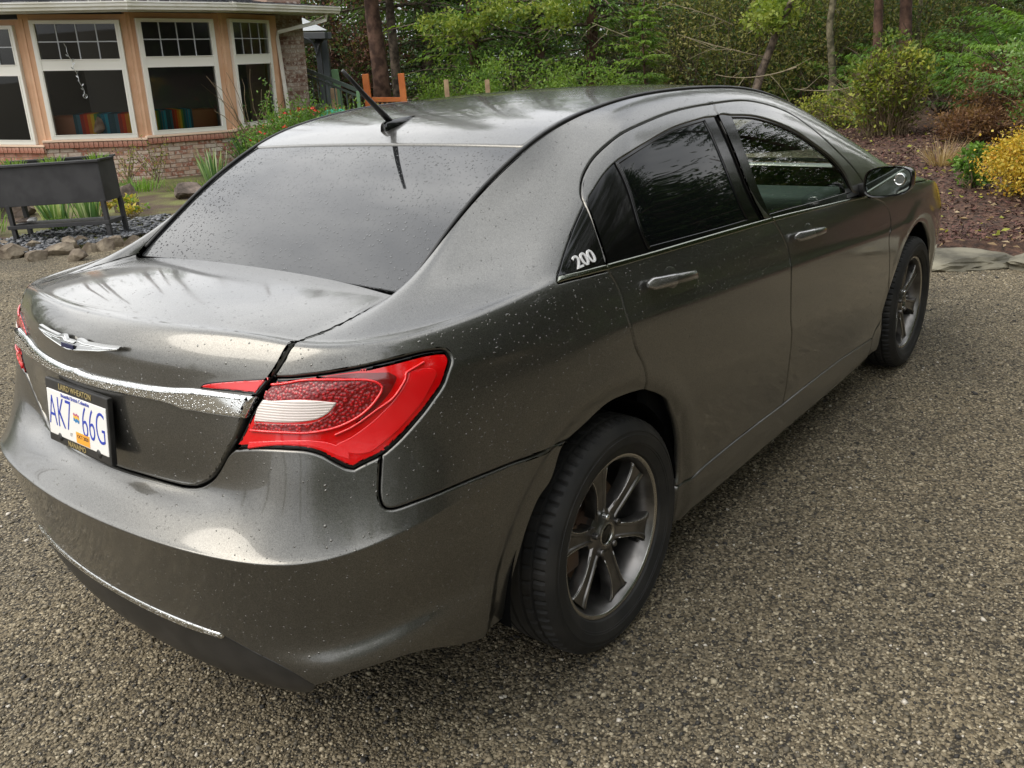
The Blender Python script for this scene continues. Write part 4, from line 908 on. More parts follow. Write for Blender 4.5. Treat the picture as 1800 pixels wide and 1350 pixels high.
rp_ = N(nt,'ShaderNodeValToRGB'); e = rp_.color_ramp.elements; e[0].position = 0; e[0].color = (.035,.033,.030,1); e[1].position = 1; e[1].color = (.42,.38,.29,1)
for p, c in ((.22,(.050,.044,.032,1)),(.45,(.118,.101,.070,1)),(.75,(.195,.168,.118,1)),(.93,(.29,.26,.195,1))):
    x = e.new(p); x.color = c
L(nt, sep.outputs[0], rp_.inputs['Fac'])
mm_ = N(nt,'ShaderNodeMixRGB', blend_type='MULTIPLY'); mm_.inputs[0].default_value = .75; L(nt, rp_.outputs['Color'], mm_.inputs[1])
rr_ = N(nt,'ShaderNodeValToRGB'); rr_.color_ramp.elements[0].position = .33; rr_.color_ramp.elements[1].position = .66; rr_.color_ramp.elements[0].color = (.50,.47,.42,1); rr_.color_ramp.elements[1].color = (1.15,1.06,.90,1)
L(nt, nb.outputs['Fac'], rr_.inputs['Fac']); L(nt, rr_.outputs['Color'], mm_.inputs[2]); L(nt, mm_.outputs['Color'], b_.inputs['Base Color'])
ad_ = N(nt,'ShaderNodeMath', operation='ADD'); L(nt, v1.outputs['Distance'], ad_.inputs[0]); L(nt, v2.outputs['Distance'], ad_.inputs[1])
bp_ = N(nt,'ShaderNodeBump', i_Strength=.9, i_Distance=.006); bp_.invert = True; L(nt, ad_.outputs[0], bp_.inputs['Height']); L(nt, bp_.outputs[0], b_.inputs['Normal'])
# one sheet to the horizon
xs = np.concatenate([np.linspace(-150,-12,10), np.linspace(-10,30,81), np.linspace(34,170,14)]); ys = np.concatenate([np.linspace(-150,-12,10), np.linspace(-10,30,81), np.linspace(34,170,14)])
V = np.array([(x, y, gz(x,y)) for y in ys for x in xs]); nx_, ny_ = len(xs), len(ys)
F = np.array([(j*nx_+i, j*nx_+i+1, (j+1)*nx_+i+1, (j+1)*nx_+i) for j in range(ny_-1) for i in range(nx_-1)])
g = fast_mesh('gravel_driveway', V, F, [M_GRAVEL], smooth=True); tag(g, None, None, kind='structure')
# loose stones on it, denser where the camera stands
def rock_shape(seed, n=1, k=.18, cuts=7, dl=.55, dh=.95):
    bm = bmesh.new(); bmesh.ops.create_icosphere(bm, subdivisions=n, radius=1); r = random.Random(seed)
    ax = [(Vector((r.uniform(-1,1),r.uniform(-1,1),r.uniform(-1,1))).normalized(), r.uniform(dl,dh)) for _ in range(cuts)]
    for v in bm.verts:
        for a, d in ax:
            dd = v.co.dot(a)
            if dd > d: v.co -= a*(dd-d)
        v.co *= 1+r.uniform(-k,k)*.4
    bm.verts.index_update(); V = np.array([v.co for v in bm.verts]); F = np.array([[v.index for v in f.verts] for f in bm.faces]); bm.free(); return V, F
def octa():
    return np.array([(1,0,0),(-1,0,0),(0,1,0),(0,-1,0),(0,0,1),(0,0,-1)],float), np.array([(0,2,4),(2,1,4),(1,3,4),(3,0,4),(2,0,5),(1,2,5),(3,1,5),(0,3,5)])
def scatter_stones(name, P, size, mats, mi, flat=.65, shape=None, kind='stuff'):
    n = len(P); bv, bf = shape or octa(); nb = len(bv)
    q = RNG.normal(size=(n,4)); q /= np.linalg.norm(q,axis=1)[:,None]; w_,x_,y_,z_ = q.T
    Rm = np.stack([1-2*(y_*y_+z_*z_),2*(x_*y_-w_*z_),2*(x_*z_+w_*y_),2*(x_*y_+w_*z_),1-2*(x_*x_+z_*z_),2*(y_*z_-w_*x_),2*(x_*z_-w_*y_),2*(y_*z_+w_*x_),1-2*(x_*x_+y_*y_)],-1).reshape(n,3,3)
    S_ = RNG.uniform(.6,1.25,(n,1,3))*size[:,None,None]
    V = (bv[None]*S_) @ Rm.transpose(0,2,1); V[...,2] *= flat; V += P[:,None]
    F = (bf[None]+(np.arange(n)*nb)[:,None,None]).reshape(-1,3)
    o = fast_mesh(name, V.reshape(-1,3), F, mats, np.repeat(mi, len(bf))); o['kind'] = kind; return o
def stone_mat(name, c, rough=.7): 
    m = mat(name, c, rough, spec=.4); return m
GM = [stone_mat('pebble_a', (.19,.158,.105)), stone_mat('pebble_b', (.11,.095,.068)), stone_mat('pebble_c', (.032,.030,.027)), stone_mat('pebble_d', (.37,.32,.225)), stone_mat('pebble_e', (.235,.195,.13)), stone_mat('pebble_f', (.52,.48,.41))]
def in_drive(x, y):
    return ~((y > 6.3+.0*x) | ((x > 4.95) & (y > -.3-(x-4.95)*.9)) | ((x > 5.6)))
# camera-centred density: wedge of ground in view, distances 1.2 .. 12 m
n = 230000
u_ = RNG.random(n); dist = 1.0+9.5*u_**1.75; ang = YAW+RNG.uniform(-.85,.85,n)
X = CP.x+dist*np.cos(ang); Y = CP.y+dist*np.sin(ang); k = in_drive(X, Y) & ~((X > -.5) & (X < 3) & (np.abs(Y) < .55)); X, Y, dist = X[k], Y[k], dist[k]
Z = np.array([gz(a,b) for a,b in zip(X,Y)])
sz = np.clip(RNG.lognormal(math.log(.0037), .40, len(X)), .0018, .012)*(1+.05*dist)
patch = np.sin(X*1.7+1.3*np.sin(Y*1.1))+np.sin(Y*2.3+X*.9)
mi = RNG.choice(6, len(X), p=[.36,.24,.13,.12,.135,.015])
scatter_stones('loose_gravel', np.column_stack([X,Y,Z+sz*.15]), sz, GM, mi)
# few autumn leaves, needles
M_DEAD = mat('dead_leaf', (.40,.14,.05), .6); M_WEED = mat('weed', (.16,.26,.05), .6)

# ================================================================== HOUSE
M_BRICK = mat('brick', (.42,.24,.17), .85)
nt = M_BRICK.node_tree; b_ = nt.nodes['Principled BSDF']; oi = N(nt,'ShaderNodeObjectInfo'); t_ = N(nt,'ShaderNodeTexCoord')
rp_ = N(nt,'ShaderNodeValToRGB'); e = rp_.color_ramp.elements; e[0].color = (.30,.115,.075,1); e[1].position = 1; e[1].color = (.50,.42,.35,1)
for p, c in ((.25,(.36,.17,.11,1)),(.42,(.45,.27,.19,1)),(.6,(.50,.36,.27,1)),(.8,(.44,.33,.27,1))): x = e.new(p); x.color = c
n1 = N(nt,'ShaderNodeTexNoise', i_Scale=14.0, i_Detail=4.0, i_Roughness=.7); ad = N(nt,'ShaderNodeVectorMath', operation='ADD'); L(nt, t_.outputs['Object'], ad.inputs[0]); L(nt, oi.outputs['Location'], ad.inputs[1]); L(nt, ad.outputs[0], n1.inputs['Vector'])
r2 = N(nt,'ShaderNodeValToRGB'); r2.color_ramp.elements[0].position = .47; r2.color_ramp.elements[1].position = .60
L(nt, n1.outputs['Fac'], r2.inputs['Fac']); mx_ = N(nt,'ShaderNodeMixRGB'); mx_.inputs[2].default_value = (.62,.57,.50,1); L(nt, oi.outputs['Random'], rp_.inputs['Fac']); L(nt, rp_.outputs['Color'], mx_.inputs[1])
ml = N(nt,'ShaderNodeMath', operation='MULTIPLY'); ml.inputs[1].default_value = .6; L(nt, r2.outputs['Color'], ml.inputs[0]); L(nt, ml.outputs[0], mx_.inputs[0]); L(nt, mx_.outputs['Color'], b_.inputs['Base Color'])
bp_ = N(nt,'ShaderNodeBump', i_Strength=.5, i_Distance=.006); L(nt, n1.outputs['Fac'], bp_.inputs['Height']); L(nt, bp_.outputs[0], b_.inputs['Normal'])
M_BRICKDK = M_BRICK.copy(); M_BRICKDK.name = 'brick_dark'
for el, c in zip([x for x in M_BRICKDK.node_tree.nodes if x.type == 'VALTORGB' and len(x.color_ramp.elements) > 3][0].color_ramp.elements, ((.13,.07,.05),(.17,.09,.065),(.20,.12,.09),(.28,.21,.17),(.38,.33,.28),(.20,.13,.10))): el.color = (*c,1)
M_BRICKRED = mat('soldier_brick', (.42,.19,.13), .85); noise_mix(M_BRICKRED, (.36,.15,.10), (.50,.27,.20), 9, 4, bump=.4, bscale=40)
M_MORTAR = mat('mortar', (.30,.21,.16), .95)
M_STUCCO = mat('peach_stucco', (.62,.32,.17), .8); noise_mix(M_STUCCO, (.62,.36,.22), (.68,.42,.27), 3, 3, bump=.25, bscale=120, dist=.002)
M_WHITE = mat('white_vinyl', (.80,.78,.72), .35); M_GUTTER = mat('white_gutter', (.78,.77,.72), .35); noise_mix(M_GUTTER, (.70,.68,.60), (.82,.81,.77), 2.5, 5)
M_MUNTIN = mat('grey_muntin', (.45,.47,.50), .4)
M_SOFFIT = mat('soffit', (.42,.42,.33), .7)
M_SHINGLE = mat('asphalt_shingle', (.07,.07,.08), .9); noise_mix(M_SHINGLE, (.035,.035,.042), (.085,.085,.10), 3, 5, bump=.5, bscale=90, dist=.004)
M_WINGLASS = thin_glass('house_glass', (.70,.72,.71))
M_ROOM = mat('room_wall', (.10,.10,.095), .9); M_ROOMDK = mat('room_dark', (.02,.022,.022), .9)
house = empty('house', (5.7,11.6,.3)); tag(house, 'brick and peach stucco house with a bay of white framed windows and dark roof', 'house')
def hpar(o, parent=None):
    o.parent = parent or house
    if parent is None: o.matrix_parent_inverse = house.matrix_world.inverted() if False else Matrix.Translation((-5.7,-11.6,-.3))
    return o
HM = Matrix.Translation((-5.7,-11.6,-.3))
def facet(A, Bp):
    A, Bp = Vector(A), Vector(Bp); e = (Bp-A); e -= UPV*e.dot(UPV); Ln = e.length; e.normalize(); n = e.cross(UPV); 
    if n.dot(CP-A) < 0: n = -n
    M = Matrix(((e.x,n.x,UPV.x,A.x),(e.y,n.y,UPV.y,A.y),(e.z,n.z,UPV.z,A.z),(0,0,0,1)))
    return HM @ M, Ln                                   # local x along the wall, y outwards, z up from the sill
CS = [(2.55,16.2,1.25),(4.535,12.62,1.076),(5.715,11.635,1.03),(7.18,11.375,1.012),(8.75,12.0,1.062)]
WPOS = [(None,None), ((4.601,12.507,1.07),(5.616,11.706,1.03)), ((5.809,11.592,1.02),(7.036,11.375,1.01)), ((7.333,11.509,1.02),(8.471,11.908,1.06))]
brick_proto = {}
def brick_mesh(L_, H_, D_, m):
    k = (round(L_,3), H_, D_, m.name)
    if k not in brick_proto:
        mb = MB().box(-L_/2,-D_/2,-H_/2,L_/2,D_/2,H_/2, bev=.004); me = bpy.data.meshes.new('brick'); me.from_pydata([tuple(v) for v in mb.V], [], mb.F); me.materials.append(m); brick_proto[k] = me
    return brick_proto[k]
def place_brick(M, x, z, L_, H_, D_, m, parent, y=0, nm='brick', r=0):
    o = bpy.data.objects.new(nm, brick_mesh(L_, H_, D_, m)); COL.objects.link(o); o.parent = parent
    o.matrix_local = M @ Matrix.Translation((x, y+random.uniform(-.004,.004), z)) @ Matrix.Rotation(random.uniform(-.006,.006)+r, 4, 'Y')
WH = 1.75
def window(M, x0, x1, parent, cols=4):
    w_ = x1-x0; fr = empty('window', (0,0,0), 0, parent); fr.matrix_local = Matrix()
    def b(nm, m, *bx, bev=.006, p=fr): 
        mb = MB().box(*bx, M=M, bev=bev); return mb.obj(nm, m, p)
    f = MB(); t = .075
    f.box(x0,-.05,0,x1,.05,.07,M,.008); f.box(x0,-.05,WH-.055,x1,.05,WH,M,.008); f.box(x0,-.05,.065,x0+t,.05,WH-.05,M,.008); f.box(x1-t,-.05,.065,x1,.05,WH-.05,M,.008)
    f.box(x0+.03,-.045,.59*WH,x1-.03,.043,.68*WH,M,.008)
    fo = f.obj('window_frame', M_WHITE, fr)
    g = MB()
    for a, c_ in ((.09,.59*WH-.02),(.68*WH+.02,WH-.07)):
        g.box(x0+t-.005,.046,a-.03,x1-t+.005,.056,a-.018,M); g.box(x0+t-.005,.046,c_+.016,x1-t+.005,.056,c_+.026,M)
        g.box(x0+t-.03,.046,a-.03,x0+t-.018,.056,c_+.02,M); g.box(x1-t+.018,.046,a-.03,x1-t+.03,.056,c_+.02,M)
    g.obj('sash_bead', M_WHITE, fo)
    for a, c_ in ((.07,.59*WH),(.68*WH,WH-.055)):
        mesh_obj('pane', [tuple(M @ Vector(p)) for p in ((x0+t,.012,a),(x1-t,.012,a),(x1-t,.012,c_),(x0+t,.012,c_))], [(0,1,2,3)], M_WINGLASS, fr)
    a, c_ = .68*WH, WH-.055
    for k in range(1, cols):
        xx = x0+t+(w_-2*t)*k/cols; b('muntin', M_MUNTIN, xx-.008,.016,a,xx+.008,.03,c_, bev=0)
    b('muntin', M_MUNTIN, x0+t,.0165,(a+c_)/2-.008,x1-t,.0295,(a+c_)/2+.008, bev=0)
    return fr
wallm = empty('brick_wall', (0,0,0), 0, house); wallm.matrix_local = Matrix()
mort = MB(); nbr = 0; far = MB(); upperL = []
BD = .67
for i in range(4):
    M, Ln = facet(CS[i], CS[i+1]); off = {1:.0,2:.0,3:.0,0:0}[i]
    if i == 0:
        wx = [(Ln-1.38, Ln-.12), (Ln-2.9, Ln-1.6)]
    else:
        Mi = M.inverted() @ HM; a = Mi @ Vector(WPOS[i][0]); b2 = Mi @ Vector(WPOS[i][1]); wx = [(a.x, b2.x)]
    # stucco piers round the windows
    ed = [0]+[v for p in sorted(wx) for v in p]+[Ln]
    for k in range(0, len(ed), 2):
        a, b2 = ed[k], ed[k+1]
        MB().box(a-(.03 if k == 0 else -.002),-.14,.0,b2+(.03 if k == len(ed)-2 else -.002),-.012,WH+.082,M).obj('stucco_pier', M_STUCCO, house)
    for a, b2 in wx: MB().box(a,-.139,WH+.002,b2,-.013,WH+.081,M).obj('stucco_header', M_STUCCO, house); window(M, a, b2, house, 4)
    MB().box(-.02,-.12,-.035,Ln+.02,.06,-.002,M,bev=.006).obj('sill_board', mat('peach_sill', (.78,.58,.44), .6), house)
    # soldier course and bricks
    mort.box(-.01,-.12,-1.0,Ln+.01,-.0,-.037,M); mort.box(-.02,-.1,-.13,Ln+.02,.028,-.037,M)
    n_ = int(Ln/.073)
    for k in range(n_): place_brick(M, .036+k*(Ln/n_), -.087, Ln/n_-.009, .088, .14, M_BRICKRED, wallm, -.022+.0, 'soldier_brick')
    rows = 12
    for r_ in range(rows):
        z = -.17-r_*.067; x = -.1*(r_ % 2)
        while x < Ln-.03:
            x0 = max(x, 0); x1 = min(x+.20, Ln)
            if x1-x0 > .03:
                if i == 0 or (nbr >= 236): far.box(x0,-.10,z-.028,x1-.009,.006+random.uniform(-.003,.004),z+.028,M)
                else: place_brick(M, (x0+x1)/2-.004, z, round(x1-x0-.009,2), .057, .10, M_BRICK, wallm, -.042); nbr += 1
            x += .209
mo = mort.obj('mortar', M_MORTAR, wallm)
if far.V: fo_ = far.obj('far_bricks', M_BRICKRED, wallm); fo_['kind'] = 'stuff'
# dark brick return behind the downspout
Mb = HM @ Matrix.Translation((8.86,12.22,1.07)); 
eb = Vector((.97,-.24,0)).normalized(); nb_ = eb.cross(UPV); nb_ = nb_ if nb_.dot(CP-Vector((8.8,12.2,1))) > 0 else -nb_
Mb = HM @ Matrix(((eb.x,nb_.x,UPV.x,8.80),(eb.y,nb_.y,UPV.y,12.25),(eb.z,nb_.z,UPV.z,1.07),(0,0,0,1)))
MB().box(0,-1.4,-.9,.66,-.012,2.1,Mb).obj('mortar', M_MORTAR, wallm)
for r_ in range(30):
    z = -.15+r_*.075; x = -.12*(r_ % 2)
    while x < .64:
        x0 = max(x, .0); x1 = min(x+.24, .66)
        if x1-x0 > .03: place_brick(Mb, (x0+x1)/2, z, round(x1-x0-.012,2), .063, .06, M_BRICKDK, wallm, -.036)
        x += .245
# gutter, soffit, roof
gp = []
CE = [Vector(c) for c in CS]; 
cen = Vector((8.2,16.5,1.2))
gut = []
for c_, px in zip(CE, (0,0,0,0,0)):
    d_ = (c_-cen); d_ -= UPV*d_.dot(UPV); d_.normalize(); gut.append(c_+d_*.52+UPV*(WH+.10))
gut.append(gut[-1]+Vector((1.30,.42,.03)))
def strip(nm, pts, prof, m, parent=house):
    """profile (outward, up) swept along the eaves"""
    V = []; k = len(prof)
    for i, p in enumerate(pts):
        e = (pts[min(i+1,len(pts)-1)]-pts[max(i-1,0)]).normalized(); n = e.cross(UPV).normalized(); n = n if n.dot(CP-p) > 0 else -n
        for a, b in prof: V.append(tuple(HM @ (p+n*a+UPV*b)))
    F = [(i*k+j, i*k+(j+1)%k, (i+1)*k+(j+1)%k, (i+1)*k+j) for i in range(len(pts)-1) for j in range(k)]+[list(range(k))[::-1], [(len(pts)-1)*k+j for j in range(k)]]
    return mesh_obj(nm, V, F, m, parent)
gprof = [(0,0),(.085,.0),(.092,.03),(.11,.05),(.112,.085),(.125,.095),(.125,.115),(.112,.115),(.112,.10),(.01,.10),(.0,.13),(-.02,.13),(-.02,0)]
strip('gutter', gut, gprof, M_GUTTER)
for p in (gut[2], gut[3]):
    e = (gut[3]-gut[2]).normalized(); sect = [p-e*.03, p+e*.03]; strip('gutter_joint', sect, [(a*1.08, b*1.06-.003) for a, b in gprof], M_GUTTER)
strip('fascia', gut, [(-.05,-.03),(-.022,-.03),(-.022,.12),(-.05,.12)], M_WHITE)
inner = [c_+UPV*(WH+.085) for c_ in CE]+[Vector((9.6,12.4,2.9))]
V = []; 
for a, b in zip(gut, inner): V += [tuple(HM @ (a+UPV*-.03)), tuple(HM @ (b+UPV*.0))]
mesh_obj('soffit', V, [(2*i,2*i+1,2*i+3,2*i+2) for i in range(len(gut)-1)], M_SOFFIT, house)
apex = Vector((9.6,18.6,4.0))
# roof: shingle courses with their tabs
sh = MB(); base_ = MB()
ROWS_R = 26
for i in range(len(gut)-1):
    A, Bp = gut[i]+UPV*.115, gut[i+1]+UPV*.115
    nA = (apex-A); nB = (apex-Bp)
    base_.add([tuple(HM @ (A-UPV*.02)), tuple(HM @ (Bp-UPV*.02)), tuple(HM @ (Bp+nB*.9)), tuple(HM @ (A+nA*.9))], [(0,1,2,3)])
    nrm2 = (Bp-A).cross(apex-A).normalized(); nrm2 = nrm2 if nrm2.dot(UPV) > 0 else -nrm2
    for r_ in range(ROWS_R):
        t0, t1 = r_*.020-.012, r_*.020+.014
        P0, P1 = A+nA*t0, Bp+nB*t0; Q0, Q1 = A+nA*t1, Bp+nB*t1; Ln = (P1-P0).length; n_ = max(2, int(Ln/.16)); o = (r_ % 2)*.5
        for k in range(n_):
            a = (k+o)/n_; b = min(1, (k+1+o)/n_-.012); a = min(a,1)
            if b <= a: continue
            h = .014+random.uniform(0,.006); dd = random.uniform(-.001,.001)
            c0, c1, c2, c3 = P0.lerp(P1,a), P0.lerp(P1,b), Q0.lerp(Q1,b), Q0.lerp(Q1,a)
            sh.add([tuple(HM @ v) for v in (c0,c1,c2,c3,c0+nrm2*h,c1+nrm2*h,c2+nrm2*.003,c3+nrm2*.003)], [(4,5,6,7),(0,1,5,4),(1,2,6,5),(3,0,4,7)])
base_.obj('roof', M_SHINGLE, house); so_ = sh.obj('shingles', M_SHINGLE, house); so_['kind'] = 'stuff'
# downspout
dp = [gut[4]+Vector((.95,.30,.02)), gut[4]+Vector((.93,.32,-.10)), CE[4]+Vector((.03,-.10,1.52)), CE[4]+Vector((.02,-.09,1.40)), CE[4]+Vector((.045,-.09,-.8))]
MB().tube([HM @ p for p in dp], .042, 4).obj('downspout', M_GUTTER, house)
# room behind the glass
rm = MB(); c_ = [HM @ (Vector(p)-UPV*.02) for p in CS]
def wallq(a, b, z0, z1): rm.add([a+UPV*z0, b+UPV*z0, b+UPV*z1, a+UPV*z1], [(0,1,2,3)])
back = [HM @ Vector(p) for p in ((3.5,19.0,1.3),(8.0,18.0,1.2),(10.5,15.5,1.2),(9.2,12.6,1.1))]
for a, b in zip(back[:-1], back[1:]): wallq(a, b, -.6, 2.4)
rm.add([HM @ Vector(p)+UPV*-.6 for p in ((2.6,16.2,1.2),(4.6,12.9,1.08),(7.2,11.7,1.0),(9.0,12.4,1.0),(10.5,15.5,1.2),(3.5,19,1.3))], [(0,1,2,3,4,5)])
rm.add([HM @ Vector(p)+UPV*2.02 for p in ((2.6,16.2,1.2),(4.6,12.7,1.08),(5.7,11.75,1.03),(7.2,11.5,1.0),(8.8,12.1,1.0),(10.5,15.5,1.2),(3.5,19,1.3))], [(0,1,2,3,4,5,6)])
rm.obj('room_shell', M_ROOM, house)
# sofa with the striped blanket, the rock on the sill, a hanging mobile
def hpt(i, x, y, z): M, Ln = facet(CS[i], CS[i+1]); return Matrix.Translation((5.7,11.6,.3)) @ M @ Vector((x, y, z))
def hM(i, x, y, z): M, Ln = facet(CS[i], CS[i+1]); return Matrix.Translation((5.7,11.6,.3)) @ M @ Matrix.Translation((x, y, z))
M_TERRA = mat('terracotta_leather', (.36,.13,.06), .5)
sofa = empty('sofa', hpt(1,.2,-.5,-.55)); tag(sofa, 'terracotta sofa behind the bay window with a striped blanket on it', 'sofa')
iv = Matrix.Translation(-Vector(sofa.location))
for (i, x0, x1) in ((1,.06,1.45),(2,.10,1.36)):
    MB().box(0,-.30,-.55,x1-x0,0,.34, iv @ hM(i, x0, -.30, 0), bev=.05).obj('backrest', M_TERRA, sofa, smooth=True)
bl = empty('blanket', hpt(1,.5,-.28,.2)); tag(bl, 'striped rainbow blanket draped over the sofa back inside the window', 'blanket')
iv = Matrix.Translation(-Vector(bl.location))
cols = [(.03,.10,.13),(.06,.16,.22),(.40,.04,.03),(.72,.07,.02),(.80,.26,.02),(.80,.50,.03),(.12,.28,.06),(.03,.14,.14),(.02,.20,.30),(.03,.34,.46),(.03,.10,.14)]
SM = [mat('stripe_%s' % k, c, .9) for k, c in zip(('a','b','c','d','e','f','g','h','i','j','k'), cols)]
for (i, x0, x1, rep) in ((1,.42,1.36,18),(2,.16,.90,20)):
    dx = (x1-x0)/rep
    for k in range(rep):
        sg = k*.012 if i == 2 else 0
        mb = MB(); xa = x0+k*dx; mm_ = iv @ hM(i, 0, 0, 0); wv_ = .010*math.sin(k*1.1)
        V = [(xa,-.27+wv_,-.06 + (abs(k-10)*.006)),(xa+dx,-.27+wv_,-.06+(abs(k-9)*.006)),(xa+dx,-.26+wv_,.355),(xa,-.26+wv_,.355),(xa+dx,-.62,.36),(xa,-.62,.36)]
        mb.add(V, [(0,1,2,3),(3,2,4,5)], mm_); mb.obj('stripe', SM[(k*1+ (2 if i == 2 else 0)) % 11], bl)
rk_V, rk_F = rock_shape(5, 3, .12)
def rock(name, loc, size, m, label, seed, cat='rock', group=None, rot=0, n=3, cut=(13,.42,.85)):
    V, F = rock_shape(seed, n, .10, *cut); rnd = random.Random(seed)
    ph = [rnd.uniform(0,6) for _ in range(6)]
    nn_ = (np.sin(V[:,0]*5+ph[0])*np.sin(V[:,1]*6+ph[1])*np.sin(V[:,2]*5+ph[2]))*.03+(np.sin(V[:,0]*13+ph[3])*np.sin(V[:,1]*12+ph[4])*np.sin(V[:,2]*14+ph[5]))*.035
    V = V*(1+nn_)[:,None]*np.array(size)
    o = fast_mesh(name, V, F, [m]); o.location = loc; o.rotation_euler = (0,0,rot); smooth_by_angle(o, 20); tag(o, label, cat, group); return o
M_SANDROCK = mat('sandstone', (.48,.30,.20), .85); noise_mix(M_SANDROCK, (.30,.17,.11), (.58,.42,.32), 6, 6, bump=.6, bscale=20)
rock('sill_rock', hpt(1,.80,-.16,.17), (.10,.06,.17), M_SANDROCK, 'reddish upright rock standing on the window sill inside the bay', 21)
mb = MB(); p0 = hpt(1,.58,.09,1.42); pts = []
for k in range(14): pts.append(p0+Vector((.012*math.sin(k*1.9)+.010*k, -.006*k, -.062*k+.0)))
M_SILVER = mat('silver_mobile', (.6,.62,.62), .3, .8)
mb.tube(pts, .004, 5); mob = mb.obj('wind_chime', M_SILVER, None); tag(mob, 'silver wind chime with leaves and a ring hanging before the second window', 'wind chime')
for k in range(3, 14):
    p = pts[k]; a = random.uniform(0,6); d = Vector((math.cos(a), math.sin(a), .6))*.045
    mesh_obj('chime_leaf', [p, p+d*.5+Vector((0,0,.014)), p+d, p+d*.5-Vector((0,0,.014))], [(0,1,2,3)], M_SILVER, mob)
MB().tube([pts[-2]+Vector((.032*math.cos(t), -.01, .032*math.sin(t)-.03)) for t in np.linspace(0,2*math.pi,17)], .005, 6).obj('ring', M_SILVER, mob)

# ================================================================== PLANTER STAND
M_PLANTER = mat('black_planter', (.022,.022,.024), .55); noise_mix(M_PLANTER, (.018,.018,.020), (.034,.034,.036), 4, 5)
pl = empty('raised_planter', (1.97,7.89,.19)); tag(pl, 'black raised planter box on four legs with a lower shelf before the brick wall', 'planter')
ex_ = Vector((2.62-1.97, 7.03-7.89, 0)); PLn = ex_.length; ex_.normalize(); ey_ = Vector((-ex_.y, ex_.x, 0)); ey_ = ey_ if ey_.y > 0 else -ey_
PMx = Matrix(((ex_.x,ey_.x,0,0),(ex_.y,ey_.y,0,0),(ex_.z,ey_.z,1,0),(0,0,0,1)))
L0 = PLn-.05; DP = .36
def pbox(nm, *b, bev=.004, m=M_PLANTER, p=pl): return MB().box(*b, M=PMx, bev=bev).obj(nm, m, p)
HB0, HB1 = .40, .835
pbox('front_board', -.10,.00,HB0,L0+.04,.022,HB1-.02); pbox('back_board', -.10,DP-.022,HB0,L0+.04,DP,HB1); pbox('side_board', L0+.018,.022,HB0,L0+.04,DP-.022,HB1-.01); pbox('side_board', -.10,.022,HB0,-.078,DP-.022,HB1-.01)
pbox('rim', -.12,-.03,HB1-.03,L0+.06,.03,HB1-.005); pbox('rim', -.12,DP-.03,HB1-.005,L0+.06,DP+.02,HB1+.015); pbox('rim', L0+.02,.03,HB1-.02,L0+.06,DP-.03,HB1); 
pbox('bottom', -.08,.02,HB0+.01,L0+.02,DP-.02,HB0+.03); pbox('soil', -.08,.022,HB1-.13,L0+.018,DP-.022,HB1-.10, m=mat('potting_soil', (.03,.022,.015), .95), bev=0)
for x, y in ((0,.02),(L0,.02),(-.02,DP-.03),(L0+.03,DP-.03)):
    pbox('leg', x-.022,y-.022,0,x+.022,y+.022,HB0+.02)
pbox('shelf', -.05,-.01,.165,L0+.03,DP-.02,.205)
# ================================================================== FAR THINGS
M_DKGREY = mat('dark_grey_metal', (.05,.055,.06), .5); M_ORANGE2 = mat('orange_paint', (.62,.17,.04), .6); noise_mix(M_ORANGE2, (.55,.14,.03), (.70,.22,.06), 2, 4); M_WOOD = mat('weathered_wood', (.33,.22,.13), .85); noise_mix(M_WOOD, (.24,.16,.10), (.40,.28,.17), 5, 5)
M_GREENPT = mat('green_paint', (.14,.26,.13), .7); M_SAGE = mat('dark_green_rail', (.05,.07,.06), .5); M_DECK = mat('grey_deck', (.36,.35,.36), .7)
def pray(px, py, D):
    """point D metres from the standpoint in the direction of a picture point of the survey"""
    d = cf + cr2*((px-900)/FPX) - cu2*((py-675)/FPX); return CP + d.normalized()*D
def vbar(a, b, w_, m, nm, parent=None, d=None):
    a, b = Vector(a), Vector(b); z = (b-a); Ln = z.length; z.normalize(); x = z.cross(Vector((cf.x,cf.y,0))).normalized(); y = z.cross(x)
    M = Matrix(((x.x,y.x,z.x,a.x),(x.y,y.y,z.y,a.y),(x.z,y.z,z.z,a.z),(0,0,0,1))); d = d or w_
    return MB().box(-w_/2,-d/2,0,w_/2,d/2,Ln,M,bev=min(w_,d)*.08).obj(nm, m, parent)
# gazebo
D = 22
gzb = empty('gazebo', (0,0,0)); tag(gzb, 'grey metal roofed gazebo with curved brackets beside the brick corner', 'gazebo')
a0_, a1_ = pray(500,55,D), pray(575,53,D-1.0); ap = pray(520,24,D+1.2); r0 = pray(480,40,D+2.5)
M_GZROOF = mat('gazebo_roof', (.30,.32,.33), .4, .3)
e_ = (a1_-a0_)
bk = Vector((1.2,2.6,0)); V = [a0_, a1_, a1_+bk, a0_+bk, (a0_+a1_+a0_+bk+a1_+bk)/4+Vector((0,0,.55))]
mesh_obj('gazebo_roof', [tuple(v) for v in V], [(0,1,4),(1,2,4),(2,3,4),(3,0,4)], M_GZROOF, gzb)
for a, b in ((a0_,a1_),(a1_,a1_+bk)): vbar(Vector(a)-Vector((0,0,.11)), Vector(b)-Vector((0,0,.11)), .14, M_DKGREY, 'beam', gzb, .18)
pt0, pb0 = pray(557,62,D-.6), pray(566,150,D-.6); vbar(pb0-Vector((0,0,.6)), pt0, .12, M_DKGREY, 'post', gzb)
pt1, pb1 = pray(568,62,D), pray(577,150,D); vbar(pb1-Vector((0,0,.6)), pt1, .16, mat('grey_post', (.10,.115,.125), .5), 'post', gzb)
for pa, pb, pcx in (((530,66),(557,92),(552,68)),((573,66),(557,95),(560,72))):
    A, Bq, Cq = pray(*pa,D-.7), pray(*pb,D-.7), pray(*pcx,D-.7); MB().tube([A*(1-t)**2+Cq*2*t*(1-t)+Bq*t*t for t in np.linspace(0,1,8)], .03, 6).obj('bracket', M_DKGREY, gzb)
